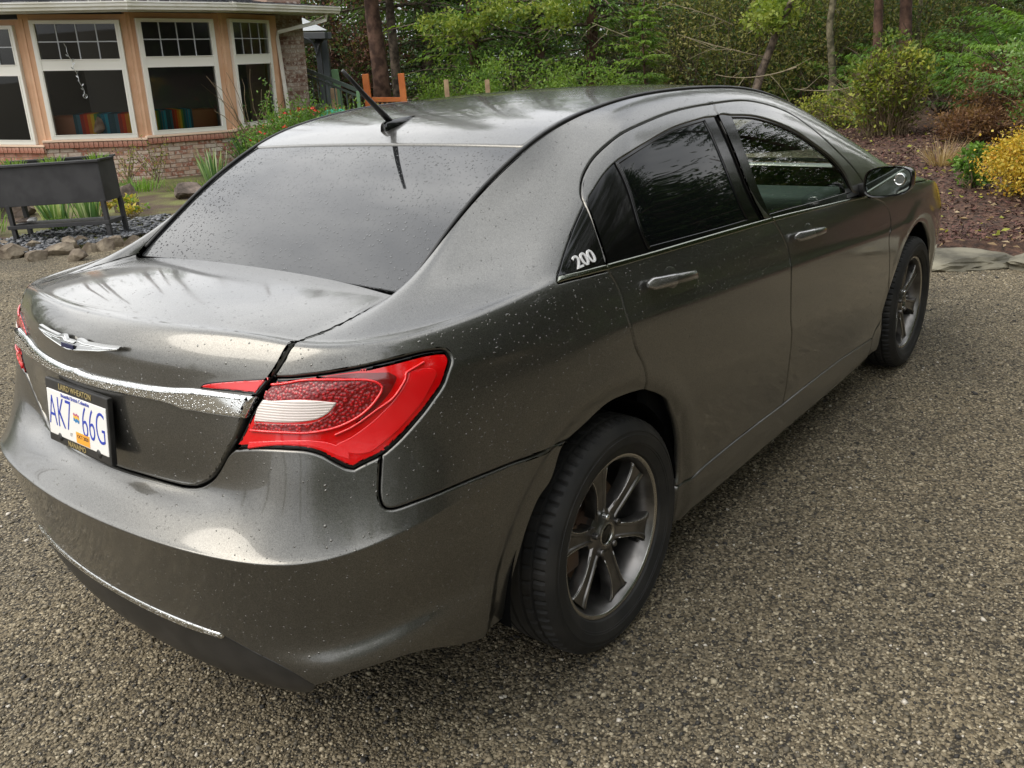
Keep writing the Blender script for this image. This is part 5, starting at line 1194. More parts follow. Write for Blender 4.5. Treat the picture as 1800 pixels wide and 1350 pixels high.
# porch stair rail
rail = empty('stair_railing', (0,0,0)); tag(rail, 'dark green stair railing running down beside the brick corner', 'railing')
A, Bq = pray(534,121,18.5), pray(632,160,16.5)
vbar(A, Bq, .07, M_SAGE, 'handrail', rail, .05); vbar(A-Vector((0,0,.10)), Bq-Vector((0,0,.10)), .04, M_SAGE, 'rail', rail)
for k in range(9):
    t = .03+k*.105; p = A.lerp(Bq, t); vbar(p-Vector((0,0,.95)), p-Vector((0,0,.10)), .022, M_SAGE, 'baluster', rail)
vbar(pray(632,205,16.5)-Vector((0,0,.3)), pray(629,160,16.5), .06, M_GREENPT, 'newel_post', rail)
dk = MB(); A = pray(541,183,20); Bq = pray(590,183,19); dk.add([A, Bq, Bq+Vector((1.2,2.2,0)), A+Vector((1.2,2.2,0)), A-Vector((0,0,.5)), Bq-Vector((0,0,.5)), Bq+Vector((1.2,2.2,-.5)), A+Vector((1.2,2.2,-.5))], [(0,1,2,3),(0,4,5,1),(1,5,6,2),(3,2,6,7),(0,3,7,4)])
dko = dk.obj('porch_deck', M_DECK); tag(dko, 'small grey porch deck behind the brick corner', 'deck')
gp_ = vbar(pray(602,205,19)-Vector((0,0,.4)), pray(588,122,19), .13, M_GREENPT, 'green_post'); tag(gp_, 'leaning pale green post beyond the porch deck', 'post')
wp_ = vbar(pray(590,205,18)-Vector((0,0,.4)), pray(586,155,18), .11, M_WOOD, 'wooden_stake'); tag(wp_, 'rough wooden stake beside the leaning green post', 'post')
# orange fence with lattice
of = empty('orange_fence', (0,0,0)); tag(of, 'orange painted fence bay with lattice between two posts', 'fence')
D1 = 19
q0t, q0b, q1t, q1b = pray(642,130,D1), pray(649,190,D1), pray(705,129,D1), pray(711,180,D1)
for t_, b2 in ((q0t,q0b),(q1t,q1b)): vbar(b2-Vector((0,0,.9)), t_, .13, M_ORANGE2, 'post', of)
r0_, r1_ = pray(654,175,D1), pray(706,175,D1); vbar(r0_, r1_, .09, M_ORANGE2, 'rail', of, .09)
vbar(r0_-Vector((0,0,.72)), r1_-Vector((0,0,.72)), .09, M_ORANGE2, 'rail', of)
M_LAT = mat('lattice_wood', (.62,.34,.14), .7); dx = (r1_-r0_)
for k in range(6):
    for s in (1,-1):
        t0 = k/6; a = r0_+dx*(t0 if s > 0 else t0+1/6); b2 = r0_+dx*(t0+1/6 if s > 0 else t0)
        vbar(a-Vector((0,0,.06))+Vector((0,.012*s,0)), b2-Vector((0,0,.22))+Vector((0,.012*s,0)), .035, M_LAT, 'lattice_slat', of, .012)
D3 = 16.5
for k, (x, yt, lab) in enumerate(((784,140,'bare wooden fence post left of the pair behind the car roof'),(856,140,'bare wooden fence post right of the pair behind the car roof'))):
    p = vbar(pray(x+3,175,D3)-Vector((0,0,.8)), pray(x,yt,D3), .085, M_WOOD, 'fence_post'); tag(p, lab, 'fence post', 'bare fence posts behind the car roof')
# green hose coil on a reel
hm = MB(); c0 = pray(592,214,16)
for k in range(7):
    r_ = .30-.013*(k%3)+.01*k; o_ = Vector((.02*k-.06, .03*k-.09, 0)); sx = Vector((cr_.x,cr_.y,0))
    hm.tube([c0+o_+sx*(r_*math.cos(t))+Vector((0,0,r_*.62*math.sin(t)-.02)) for t in np.linspace(0,2*math.pi,33)], .014, 6, cap=False)
ho = hm.obj('garden_hose', mat('green_hose', (.02,.36,.22), .35), None, smooth=True); tag(ho, 'coiled turquoise green garden hose beside the flowering bush', 'hose')

# ================================================================== VEGETATION
def leafmat(name, c, tr=.35, rough=.55):
    m = bpy.data.materials.new(name); m.use_nodes = True; nt = m.node_tree; b = nt.nodes['Principled BSDF']; o = nt.nodes['Material Output']
    b.inputs['Base Color'].default_value = (*c,1); b.inputs['Roughness'].default_value = rough; b.inputs['Specular IOR Level'].default_value = .35
    t = N(nt,'ShaderNodeBsdfTranslucent'); t.inputs[0].default_value = (min(1,c[0]*1.5), min(1,c[1]*1.5), c[2]*.8, 1); mx = N(nt,'ShaderNodeMixShader'); mx.inputs[0].default_value = tr
    L(nt, b.outputs[0], mx.inputs[1]); L(nt, t.outputs[0], mx.inputs[2]); L(nt, mx.outputs[0], o.inputs[0]); return m
def unit(a): return a/(np.linalg.norm(a,axis=-1,keepdims=True)+1e-9)
def leaves(P, D, Ln, Wd, up=None, fold=.25):
    """diamond leaves: base point, direction, length, width -> verts, quads"""
    n = len(P); up = RNG.normal(size=(n,3)) if up is None else up+RNG.normal(size=(n,3))*.35
    s = unit(np.cross(D, up)); nrm = unit(np.cross(s, D)); Ln = np.broadcast_to(Ln,(n,))[:,None]; Wd = np.broadcast_to(Wd,(n,))[:,None]
    a = P; b = P+D*Ln*.45+s*Wd*.5+nrm*Wd*fold*.5; c = P+D*Ln-nrm*Ln*.08; d = P+D*Ln*.45-s*Wd*.5+nrm*Wd*fold*.5
    V = np.stack([a,b,c,d],1).reshape(-1,3); F = np.arange(n*4).reshape(n,4); return V, F
def curve_pts(p0, d0, Ln, n, droop=0, wob=.1, rnd=random):
    pts = [Vector(p0)]; d = Vector(d0).normalized()
    for i in range(n):
        d = (d+Vector((rnd.gauss(0,wob), rnd.gauss(0,wob), rnd.gauss(0,wob)-droop/n))).normalized(); pts.append(pts[-1]+d*(Ln/n))
    return pts
def wood(tubes, name, m, parent=None):
    mb = MB()
    for pts, rad, n in tubes: mb.tube(pts, rad, n, cap=False)
    return mb.obj(name, m, parent, smooth=True)
M_BARK = mat('bark', (.10,.075,.055), .95); noise_mix(M_BARK, (.05,.038,.03), (.17,.13,.10), 7, 6, bump=.8, bscale=18, dist=.02)
M_BARKRED = mat('cedar_bark', (.16,.08,.055), .95); noise_mix(M_BARKRED, (.05,.026,.018), (.15,.085,.06), 5, 6, bump=.8, bscale=14, dist=.02)
M_BARKPALE = mat('mossy_bark', (.22,.19,.12), .95); noise_mix(M_BARKPALE, (.06,.055,.03), (.20,.175,.11), 9, 6, bump=.7, bscale=22, dist=.01)
M_TWIG = mat('twig', (.20,.15,.09), .9); M_TWIGP = mat('pale_twig', (.26,.22,.14), .9); M_TWIGD = mat('dark_twig', (.08,.055,.04), .9)
G_CEDAR = [leafmat('cedar_a',(.10,.19,.03)), leafmat('cedar_b',(.065,.13,.025)), leafmat('cedar_c',(.18,.29,.045)), leafmat('cedar_d',(.03,.06,.015))]
G_FIR = [leafmat('fir_a',(.05,.10,.03)), leafmat('fir_b',(.034,.07,.022)), leafmat('fir_c',(.085,.15,.035))]
G_LIME = [leafmat('lime_a',(.21,.28,.045)), leafmat('lime_b',(.13,.20,.035)), leafmat('lime_c',(.28,.33,.07))]
G_OLIVE = [leafmat('olive_a',(.20,.20,.06)), leafmat('olive_b',(.13,.15,.045)), leafmat('olive_c',(.28,.26,.09)), leafmat('olive_d',(.085,.095,.035))]
G_RED = [leafmat('redbrown_a',(.17,.075,.06)), leafmat('redbrown_b',(.10,.045,.038)), leafmat('redbrown_c',(.28,.15,.12))]
G_BROWN = [leafmat('brown_a',(.17,.085,.04)), leafmat('brown_b',(.10,.05,.028)), leafmat('brown_c',(.22,.13,.06))]
G_SHRUB = [leafmat('shrub_a',(.09,.19,.03)), leafmat('shrub_b',(.06,.12,.02)), leafmat('shrub_c',(.16,.28,.05))]
G_YEL = [leafmat('gold_a',(.52,.36,.04),.25), leafmat('gold_b',(.58,.46,.09),.25), leafmat('gold_c',(.42,.22,.02),.25), leafmat('gold_d',(.30,.26,.03),.25)]
G_VAR = [leafmat('varieg_a',(.34,.36,.06)), leafmat('varieg_b',(.12,.18,.03)), leafmat('varieg_c',(.20,.24,.04)), leafmat('varieg_d',(.10,.08,.04))]
G_JUN = [leafmat('juniper_a',(.10,.20,.03)), leafmat('juniper_b',(.055,.12,.02)), leafmat('juniper_c',(.16,.28,.04))]
G_BLADE = [leafmat('blade_a',(.10,.20,.08)), leafmat('blade_b',(.20,.32,.12)), leafmat('blade_c',(.45,.52,.32))]
G_STRAW = [leafmat('straw_a',(.38,.27,.15)), leafmat('straw_b',(.25,.17,.09)), leafmat('straw_c',(.48,.38,.24))]
def merge(parts):
    V = []; F = []; b = 0
    for v, f in parts: V.append(v); F.append(f+b); b += len(v)
    return np.vstack(V), np.vstack(F)
# --- conifer crown: drooping boughs with flat sprays
def spray_bough(Ln, n_side, leaf_l, leaf_w, droop, dens):
    """points along +x, in local space; returns positions & dirs"""
    P = []; D = []
    for i in range(n_side):
        t = (i+.6)/n_side; x = Ln*t; z = -droop*Ln*t*t; sl = Ln*.42*(1-t*.75)*random.uniform(.7,1.1)
        for s in (1,-1):
            a = R(random.uniform(40,65))*s; k = max(3, int(dens*sl/.1))
            for j in range(k):
                u = (j+random.random())/k; px = x+math.cos(a)*sl*u; py = math.sin(a)*sl*u; pz = z-sl*u*u*random.uniform(.35,.6)
                P.append((px+random.gauss(0,.015), py+random.gauss(0,.015), pz+random.gauss(0,.02))); aa = a*random.uniform(.2,1.2); D.append((math.cos(aa), math.sin(aa), -.45-.5*u+random.gauss(0,.15)))
    return np.array(P), unit(np.array(D))
def crown_conifer(name, H, z0, Rm, nb, mats, leaf=(.085,.030), dens=2.2, droop=.35, seed=0, taper=.75, up0=.15, w=None):
    random.seed(seed); protos = [spray_bough(1.0, 9, leaf[0], leaf[1], droop, dens) for _ in range(4)]
    PP, DD, MI = [], [], []; tubes = []
    for i in range(nb):
        t = (i+random.random())/nb; z = z0+(H-z0)*t; r = Rm*(1-t*taper)*random.uniform(.65,1.1); az = i*2.39996+random.uniform(-.4,.4)
        p, d = protos[i % 4]; e = R(random.uniform(-5,20))+up0; M = (Matrix.Rotation(az,4,'Z') @ Matrix.Rotation(-e,4,'Y')).to_3x3(); Mn = np.array(M)
        q = p*r; PP.append(q@Mn.T+[0,0,z]); DD.append(d@Mn.T); MI.append(np.full(len(p), random.choices(range(len(mats)), w)[0] if w else random.randrange(len(mats))))
        pts = [M @ Vector((r*s_, 0, -droop*r*s_*s_))+Vector((0,0,z)) for s_ in (0,.35,.7,1)]; tubes.append((pts, [.022*r,.016*r,.010*r,.004], 4))
    P = np.vstack(PP); D = unit(np.vstack(DD)); MI = np.concatenate(MI); k = RNG.random(len(P)) < .18; MI[k] = RNG.integers(0, len(mats), k.sum())
    V, F = leaves(P, D, RNG.uniform(.7,1.3,len(P))*leaf[0], RNG.uniform(.7,1.3,len(P))*leaf[1], up=np.tile([0,0,1.],(len(P),1)))
    o = fast_mesh('crown', V, F, mats, MI); return o, tubes
# --- broad crown from leaf clumps around branches
def crown_broad(name, c, rad, n_clump, per, mats, leaf=(.07,.045), seed=0, w=None, clump=.22, shell=.35):
    rg = np.random.default_rng(seed); d = unit(rg.normal(size=(n_clump,3))); rr = rg.random(n_clump)**shell; C_ = np.array(c)+d*rr[:,None]*np.array(rad)
    C_ += rg.normal(size=C_.shape)*np.array(rad)*.06
    P = (C_[:,None]+rg.normal(size=(n_clump,per,3))*clump*np.array([1,1,.7])).reshape(-1,3); D = unit(rg.normal(size=P.shape)+np.repeat(d,per,0)*.5+[0,0,.15])
    MI = rg.choice(len(mats), n_clump, p=w) if w is not None else rg.integers(0,len(mats),n_clump); MI = np.repeat(MI, per); k = rg.random(len(P)) < .3; MI[k] = rg.integers(0,len(mats),k.sum())
    V, F = leaves(P, D, rg.uniform(.6,1.3,len(P))*leaf[0], rg.uniform(.6,1.3,len(P))*leaf[1]); return V, F, MI, C_
def twig_mesh(segs, w0=.010, w1=.003):
    """3-sided tapering twigs; segs = list of point lists"""
    V = []; F = []
    for pts in segs:
        n = len(pts); b = len(V)
        for i, p in enumerate(pts):
            r = w0+(w1-w0)*i/(n-1); d = (pts[min(i+1,n-1)]-pts[max(i-1,0)]); a = d.cross(Vector((.3,.5,1))).normalized(); c_ = d.cross(a).normalized()
            for k in range(3): th = k*2.094; V.append(p+a*(r*math.cos(th))+c_*(r*math.sin(th)))
        for i in range(n-1):
            for k in range(3): F.append((b+i*3+k, b+i*3+(k+1)%3, b+(i+1)*3+(k+1)%3, b+(i+1)*3+k))
    return np.array(V), np.array(F)
def gdist(px, py, D):
    p = pray(px, py, D); return p
def ground_at(px, D):
    """ground point in the direction of a picture column, D metres away"""
    d = cf + cr2*((px-900)/FPX) - cu2*((140-675)/FPX); d.z = 0; d.normalize(); p = CP+d*D; p.z = gz(p.x, p.y); return p
GROUPT = 'forest trees beyond the driveway'
protos = {}
def conifer_proto(key, *a, **k):
    o, tubes = crown_conifer(key, *a, **k); bpy.data.objects.remove(o) if False else None
    tw = wood(tubes, 'limbs', M_BARK); o.hide_render = False; protos[key] = (o.data, tw.data); bpy.data.objects.remove(o); bpy.data.objects.remove(tw)
conifer_proto('cedar1', 9.5, .3, 2.3, 120, G_CEDAR, leaf=(.13,.05), dens=2.4, seed=1, w=[4,3,2.0,2])
conifer_proto('cedar2', 8.5, .1, 2.0, 120, G_CEDAR, leaf=(.12,.045), dens=2.4, seed=2, w=[4,3,2.2,1])
conifer_proto('fir1', 11, .6, 2.2, 140, G_FIR, leaf=(.12,.05), dens=2.2, seed=3)
conifer_proto('fir2', 10, .2, 2.5, 120, G_FIR+G_CEDAR[:1], leaf=(.13,.055), dens=2.2, seed=4)
conifer_proto('small', 3.4, .1, 1.2, 60, [G_CEDAR[0],G_CEDAR[2],G_LIME[1]], leaf=(.09,.028), dens=3.2, seed=5, up0=.25, w=[4,4,1])
def tree(name, loc, key, label, trunk_r=.16, H=10, bark=None, sc_=1.0, rz=None, lean=(0,0), group=GROUPT, cat='tree', crown_z=0):
    root = empty(name, loc, random.uniform(0,6) if rz is None else rz); tag(root, label, cat, group)
    pts = [Vector((lean[0]*t*t*H, lean[1]*t*t*H, H*t)) + Vector((random.gauss(0,.03), random.gauss(0,.03), 0)) for t in np.linspace(0,1,9)]; pts[0].z = -.3
    rad = [trunk_r*1.35]+[trunk_r*(1-.8*t) for t in np.linspace(.08,1,8)]
    MB().tube(pts, rad, 12).obj('trunk', bark or M_BARK, root, smooth=True)
    if key:
        for nm, me in zip(('crown','limbs'), protos[key]):
            c = bpy.data.objects.new(nm, me); COL.objects.link(c); c.parent = root; c.scale = (sc_,)*3; c.location = (0,0,crown_z)
    return root
random.seed(11)
# named trees of the front row
tree('cedar_tree', ground_at(835,21), 'cedar1', 'bright green cedar with drooping sprays behind the two bare fence posts', .14, 9, M_BARKRED)
tree('cedar_tree', ground_at(950,23), 'cedar2', 'bright green cedar standing behind the middle of the car roof', .14, 8.5, M_BARKRED)
tree('cedar_tree', ground_at(1040,20), 'cedar1', 'tall green cedar right of the roof middle with feathery boughs', .15, 9, M_BARKRED)
tree('young_cedar', ground_at(1132,16.5), 'small', 'small bright green cedar sapling just behind the car roof', .03, 3, M_BARKRED, sc_=.72)
tree('fir_tree', ground_at(760,26), 'fir1', 'dark fir between the orange fence and the bright cedars', .18, 11)
tree('fir_tree', ground_at(700,23), 'fir1', 'slim dark fir with bare lower trunk behind the right orange post', .13, 11, crown_z=2.2)
tree('cedar_tree', ground_at(668,22), 'fir2', 'big red barked tree behind the orange fence', .21, 11, M_BARKRED, crown_z=3.2)
tree('fir_tree', ground_at(590,27), 'fir2', 'dark fir behind the gazebo', .2, 10)
tree('fir_tree', ground_at(520,30), 'fir1', 'dark fir above the house roof corner', .2, 11)
tree('bare_tree', ground_at(1458,17), None, 'slim pale trunk standing upright before the brushwood', .07, 7, M_BARKPALE)
tree('bare_tree', ground_at(1322,17), None, 'mossy trunk leaning right over the windscreen', .09, 4.5, M_BARK, lean=(.25,-.5), rz=0)
tree('bare_tree', ground_at(1535,17.5), 'fir2', 'first dark red trunk left of the juniper slope', .09, 9, M_BARKRED, lean=(.02,-.035), rz=0, crown_z=3.4)
tree('bare_tree', ground_at(1580,18), 'fir1', 'second dark red trunk above the juniper slope', .12, 9, M_BARKRED, lean=(.012,-.02), rz=0, crown_z=3.6)
tree('bare_tree', ground_at(1606,20), None, 'pale thin trunk right of the dark red trunks', .05, 7, M_BARKPALE)
tree('bare_tree', ground_at(1190,24), 'fir1', 'dark trunk behind the small cedar sapling', .14, 9, M_BARKRED, crown_z=3)
tree('bare_tree', ground_at(1250,27), 'fir2', 'trunk in the olive brushwood right of the sapling', .12, 9, M_BARK, crown_z=3.0)
# the wood behind
k = 0
for D in (27, 32, 38, 46):
    step = 2.6 if D < 36 else 3.4
    a = -1.15
    while a < 1.25:
        aa = YAW+a; r_ = D+random.uniform(-1.8,1.8); x, y = CP.x+r_*math.cos(aa), CP.y+r_*math.sin(aa)
        key = random.choice(['fir1','fir2','cedar1','fir1','fir2'])
        hs = .50 if a > .12 else .8
        tree('forest_tree', (x, y, gz(x,y)-.2), key, 'tree standing in the deep wood behind the driveway', .16, 9, random.choice([M_BARK, M_BARKRED]), sc_=random.uniform(.9,1.25)*hs*(1.15 if D > 40 else 1))
        a += step/D*random.uniform(.75,1.25)
# trees on the near side of the clearing, mirrored in the paint
for (x, y, s_) in ((-2,-13,1.2),(2,-12,1.1),(5.5,-11,1.25),(9,-9.5,1.1),(12,-7,1.0),(-6,-14,1.15),(-12,-15,.9),(15,-4,1.0),(-22,-12,.7),(-27,-4,.65),(-28,4,.6),(-25,12,.6),(-18,19,.65),(-8,24,.7),(17,-9,1.1),(7,-15,1.2),(0,-17,1.2),(-4,-11,1.0),(0,-10.5,1.0),(3.8,-10,1.0),(7.4,-11.5,1.1),(10.8,-10.5,1.1),(4,-14,1.3),(12,-10,1.2),(14.5,-8,1.1),(1.2,-9.6,1.9),(3.6,-9.2,2.1),(6.0,-9.4,2.0),(8.6,-8.8,1.9),(11.2,-8.0,1.6),(-1.5,-10.4,1.35)):
    tree('conifer', (x, y, 0), random.choice(['fir1','fir2','cedar1']), 'conifer at the edge of the clearing behind the viewer', .2, 10*s_, sc_=s_, group='conifers round the clearing')
# undergrowth filling the wood between the trunks
VV_, FF_, MM_ = [], [], []
for D in (31, 40, 50):
    a = -1.1
    while a < 1.2:
        aa = YAW+a; x, y = CP.x+D*math.cos(aa), CP.y+D*math.sin(aa); VV_.append((x, y, gz(x,y)-.2+2.2+random.uniform(-.6,.6))); a += 1.7/D
C0 = np.array(VV_); P = (C0[:,None]+RNG.normal(size=(len(C0),750,3))*np.array([1.0,1.0,1.6])).reshape(-1,3); P[:,2] = np.maximum(P[:,2], .05)
V, F = leaves(P, unit(RNG.normal(size=P.shape)), RNG.uniform(.14,.30,len(P)), RNG.uniform(.08,.16,len(P))); UG = [G_FIR[0],G_FIR[1],G_OLIVE[1],G_OLIVE[3],G_CEDAR[1]]
o = fast_mesh('undergrowth', V, F, UG, RNG.choice(5,len(P),p=[.28,.30,.14,.16,.12])); o['kind'] = 'stuff'
VV_ = []  # unseen growth added off the right side to close sky gaps in glass reflections
for k_ in range(150):
    a = R(random.uniform(196, 345)); r_ = random.uniform(13, 18); VV_.append((2+r_*math.cos(a), r_*.8*math.sin(a)-1.5, random.uniform(.6,4.5)))
C0 = np.array(VV_); P = (C0[:,None]+RNG.normal(size=(len(C0),420,3))*np.array([.9,.9,1.0])).reshape(-1,3); P[:,2] = np.maximum(P[:,2], .05)
V, F = leaves(P, unit(RNG.normal(size=P.shape)), RNG.uniform(.14,.28,len(P)), RNG.uniform(.08,.15,len(P)))
o = fast_mesh('added_hedge', V, F, UG, RNG.choice(5,len(P),p=[.25,.22,.14,.14,.25])); o['kind'] = 'stuff'
# forest floor and brush in front of the wood
def brush(name, loc, size, nclump, per, mats, label, leaf=(.07,.04), ntw=120, tw=M_TWIG, seed=0, w=None, group=None, kind=None, cat='shrub', tl=1.1, twr=(.008,.002), arch=.35, base=.35):
    root = empty(name, loc); tag(root, label, cat, group, kind); rx, ry, h = size
    V, F, MI, C_ = crown_broad(name, (0,0,h*.52), (rx,ry,h*.5), nclump, per, mats, leaf, seed, w, clump=min(rx,h)*.13)
    V[:,2] = np.maximum(V[:,2], .01); fast_mesh('foliage', V, F, mats, MI, root)
    rr = random.Random(seed); segs = []
    for i in range(ntw):
        a = rr.uniform(0,6.283); b = rr.random()**.5; p = Vector((rx*base*b*math.cos(a), ry*base*b*math.sin(a), -.03)); d = Vector((math.cos(a)*rx*arch*rr.uniform(.3,1.8), math.sin(a)*ry*arch*rr.uniform(.3,1.8), h*rr.uniform(.6,1.05)))
        segs.append(curve_pts(p, d, d.length*rr.uniform(.7,tl), 8, .35, .17, rr))
    V, F = twig_mesh(segs, *twr); fast_mesh('stems', V, F, [tw], None, root); return root
random.seed(5)
WHERE_B = ['just right of the small cedar sapling','behind the thin bare twig left of the windscreen','tall one over the rear of the windscreen pillar','low one beside the foot of the leaning trunk','right behind the leaning trunk','behind the slim pale trunk','low one right of the slim pale trunk','around the first dark red trunk','behind the pale thin trunk','deep one left of the leaning trunk top','deep one behind the slim pale trunk','deep one behind the cedar sapling','deep one between the dark red trunks','deep one above the green juniper']
WHERE_R = ['leftmost one by the gazebo post','middle one above the stair railing','right one around the red barked trunk']
# olive brown tangle (front of the wood, right half)
bi = 0
for px, D, sx, h in ((1180,22,1.9,3.8),(1235,20,1.8,3.4),(1290,22,2.0,4.0),(1345,19,1.7,3.0),(1400,21,2.0,3.6),(1450,23,2.0,3.8),(1500,20,1.7,3.0),(1545,22,2.0,3.4),(1610,23,2.0,3.4),(1370,25,2.2,4.6),(1480,26,2.4,4.8),(1250,26,2.2,4.6),(1580,26,2.2,4.4),(1680,25,2.2,4.2)):
    bi += 1
    brush('brushwood', ground_at(px, D), (sx, sx*.8, h), 230, 48, G_OLIVE+[G_FIR[0],G_CEDAR[1]], 'olive brown brushwood thicket, '+WHERE_B[bi-1], leaf=(.085,.035), ntw=90, tw=random.choice([M_TWIG, M_TWIGD, M_TWIGD]), seed=bi, group='thickets before the wood', w=[.22,.24,.12,.18,.12,.12], twr=(.009,.003), arch=.7, base=.8, tl=1.3)
for px, D, sx, h in ((575,26,1.5,4.6),(622,27,1.6,5.2),(655,26,1.2,4.6)):
    bi += 1
    brush('red_leaved_shrub', ground_at(px, D), (sx, sx, h), 70, 40, G_RED+[G_OLIVE[1]], 'tall reddish brown leaved shrub, '+WHERE_R[bi-15], leaf=(.10,.06), ntw=60, tw=M_TWIGD, seed=bi, group='reddish shrubs by the gazebo')
for px, D, sx, h, lab in ((800,19.5,.9,1.7,'loose yellow green hemlock bush left of the fence posts'),(900,18,1.2,1.7,'low green bush between and right of the fence posts'),(1030,17.5,1.0,1.5,'lime green bush just over the car roof')):
    bi += 1
    brush('green_bush', ground_at(px, D), (sx, sx, h), 90, 50, [G_CEDAR[0],G_CEDAR[2],G_LIME[1]], lab, leaf=(.08,.03), ntw=50, seed=bi)
for px, py, D, r_, lab in ((800,45,19.5,1.0,'yellow green maple sprig hanging at the left of the cedars'),(985,25,19,1.0,'yellow green maple sprig hanging before the middle cedar'),(870,20,19.5,.9,'yellow green maple sprig at the top left of the cedars'),(1355,22,17,.8,'yellow green cedar spray hanging from the leaning trunk')):
    bi += 1; p = pray(px, py, D); V, F, MI, C_ = crown_broad('x', (0,0,0), (r_,r_*.6,r_*.42), 40, 26, G_LIME, (.09,.06), bi, None, .09, .6)
    ro = empty('maple_sprig', p); tag(ro, lab, 'branch', 'yellow green sprigs before the cedars'); fast_mesh('leaves', V, F, G_LIME, MI, ro)
    segs = [curve_pts((0,.2,-.2), Vector(c_), Vector(c_).length*1.2, 5, .1, .1) for c_ in C_[:14]]; V, F = twig_mesh(segs, .012, .004); fast_mesh('twigs', V, F, [M_TWIGP], None, ro)
# pale bare branches arching before the wood
for k, (a, b, c_, D, lab) in enumerate((((1258,131),(1320,147),(1400,118),15,'pale bare branch arching low over the windscreen'),((1395,156),(1470,168),(1540,140),15,'long pale bare branch above the fender'),((1040,40),(1100,62),(1180,100),17,'thin bare branch before the tall cedar'),((1190,60),(1290,92),(1352,101),17,'thin bare twig before the leaning trunk'),((1170,5),(1240,20),(1290,45),18,'thin bare twig near the top before the thicket'))):
    A, Bq, Cq = pray(*a,D), pray(*b,D), pray(*c_,D+.5); pts = [A*(1-t)**2+Bq*2*t*(1-t)+Cq*t*t for t in np.linspace(0,1,14)]
    mb = MB(); mb.tube(pts, [.005+.007*t for t in np.linspace(0,1,14)], 5)
    for q in pts[1:-1:2]: mb.tube(curve_pts(q, (random.uniform(-1,1), random.uniform(-1,1), random.uniform(-.7,.7)), random.uniform(.3,.8), 4, .1, .15), [.006,.005,.004,.003,.002], 4)
    o = mb.obj('bare_branch', M_TWIGP); tag(o, lab, 'branch', 'bare branches before the wood')
# ---- beds
M_MULCH = mat('bark_mulch', (.09,.035,.028), .95); noise_mix(M_MULCH, (.024,.013,.009), (.115,.060,.038), 16, 8, .35, .65, bump=1.0, bscale=45, dist=.02)
M_SOILM = mat('mossy_soil', (.10,.075,.045), .95); noise_mix(M_SOILM, (.07,.045,.03), (.13,.14,.04), 2.2, 8, .38, .62, bump=.9, bscale=35, dist=.02)
def bed(name, poly, h, m, n=40, edge=.4, noise=.03):
    P = np.array(poly); lo, hi = P.min(0), P.max(0); xs = np.linspace(lo[0], hi[0], n); ys = np.linspace(lo[1], hi[1], n)
    V = []; idx = {}
    X, Y = np.meshgrid(xs, ys); Q = np.column_stack([X.ravel(), Y.ravel()]); ins = pip(P, Q)
    dseg = np.full(len(Q), 1e9)
    for i in range(len(P)):
        a, b = P[i], P[(i+1)%len(P)]; ab = b-a; t = np.clip(((Q-a)@ab)/(ab@ab),0,1); dseg = np.minimum(dseg, np.linalg.norm(Q-(a+t[:,None]*ab),axis=1))
    hh = h*np.clip(dseg/edge,0,1)**.6*np.where(ins,1,0)+np.where(ins,0,-.05)+np.where(ins,noise*np.sin(Q[:,0]*3.1)*np.sin(Q[:,1]*2.7),0)
    V = np.column_stack([Q, [gz(a,b) for a,b in Q]+hh]); F = [(j*n+i, j*n+i+1, (j+1)*n+i+1, (j+1)*n+i) for j in range(n-1) for i in range(n-1) if any(ins[k] for k in (j*n+i, j*n+i+1, (j+1)*n+i+1, (j+1)*n+i))]
    o = fast_mesh(name, V, np.array(F), [m], smooth=True); o['kind'] = 'structure'; return o
bed('mulch_bed', [(5.3,-.25),(5.6,-.75),(5.95,-1.4),(6.4,-3),(8,-8),(30,-14),(40,10),(14,7),(8,4.5),(5.6,3.0),(5.1,1)], .10, M_MULCH, 110, .5, .03)
bed('forest_floor', [(7,6.5),(14,5),(40,-10),(60,10),(60,60),(-20,60),(-8,22),(2,19.5),(9.5,17),(11.5,12)], .06, M_SOILM, 90, 1, .05)
bed('garden_bed', [(.2,8.8),(1.2,7.45),(1.9,6.95),(2.6,6.8),(4.2,6.9),(6.5,7.5),(9.5,9.5),(10.5,12),(8.9,12.3),(7.2,11.6),(5.7,11.8),(4.5,12.8),(2.6,16.5),(-2,16.5)], .03, M_SOILM, 90, .3, .02)
# mulch chips and fallen leaves
n = 90000; X = RNG.uniform(5.2,13,n); Y = RNG.uniform(-5,4.5,n); P2 = np.column_stack([X,Y]); k = pip(np.array([(5.4,-.3),(5.7,-.8),(6.05,-1.5),(6.5,-3),(8,-8),(14,-9),(14,6),(8,4.3),(5.7,2.9),(5.2,1)]), P2); P2 = P2[k]
def bedz(x, y): return gz(x,y)+.10+.03*math.sin(x*3.1)*math.sin(y*2.7)
Z = np.array([bedz(a,b) for a,b in P2]); CH_M = [mat('chip_a',(.115,.055,.042),.9), mat('chip_b',(.07,.028,.024),.9), mat('chip_c',(.21,.135,.09),.9), mat('chip_d',(.03,.015,.013),.9)]
a = RNG.uniform(0,6.28,len(P2)); D_ = unit(np.column_stack([np.cos(a),np.sin(a),RNG.normal(0,.45,len(P2))])); V, F = leaves(np.column_stack([P2,Z]), D_, RNG.uniform(.02,.075,len(P2)), RNG.uniform(.008,.026,len(P2)), up=np.tile([0,0,1.],(len(P2),1)))
o = fast_mesh('mulch_chips', V, F, CH_M, RNG.choice(4,len(P2),p=[.4,.3,.12,.18])); o['kind'] = 'stuff'
n = 1600; X = RNG.uniform(5.3,13,n); Y = RNG.uniform(-3.5,4,n); Z = np.array([bedz(a,b)+.012 for a,b in zip(X,Y)]); a = RNG.uniform(0,6.28,n)
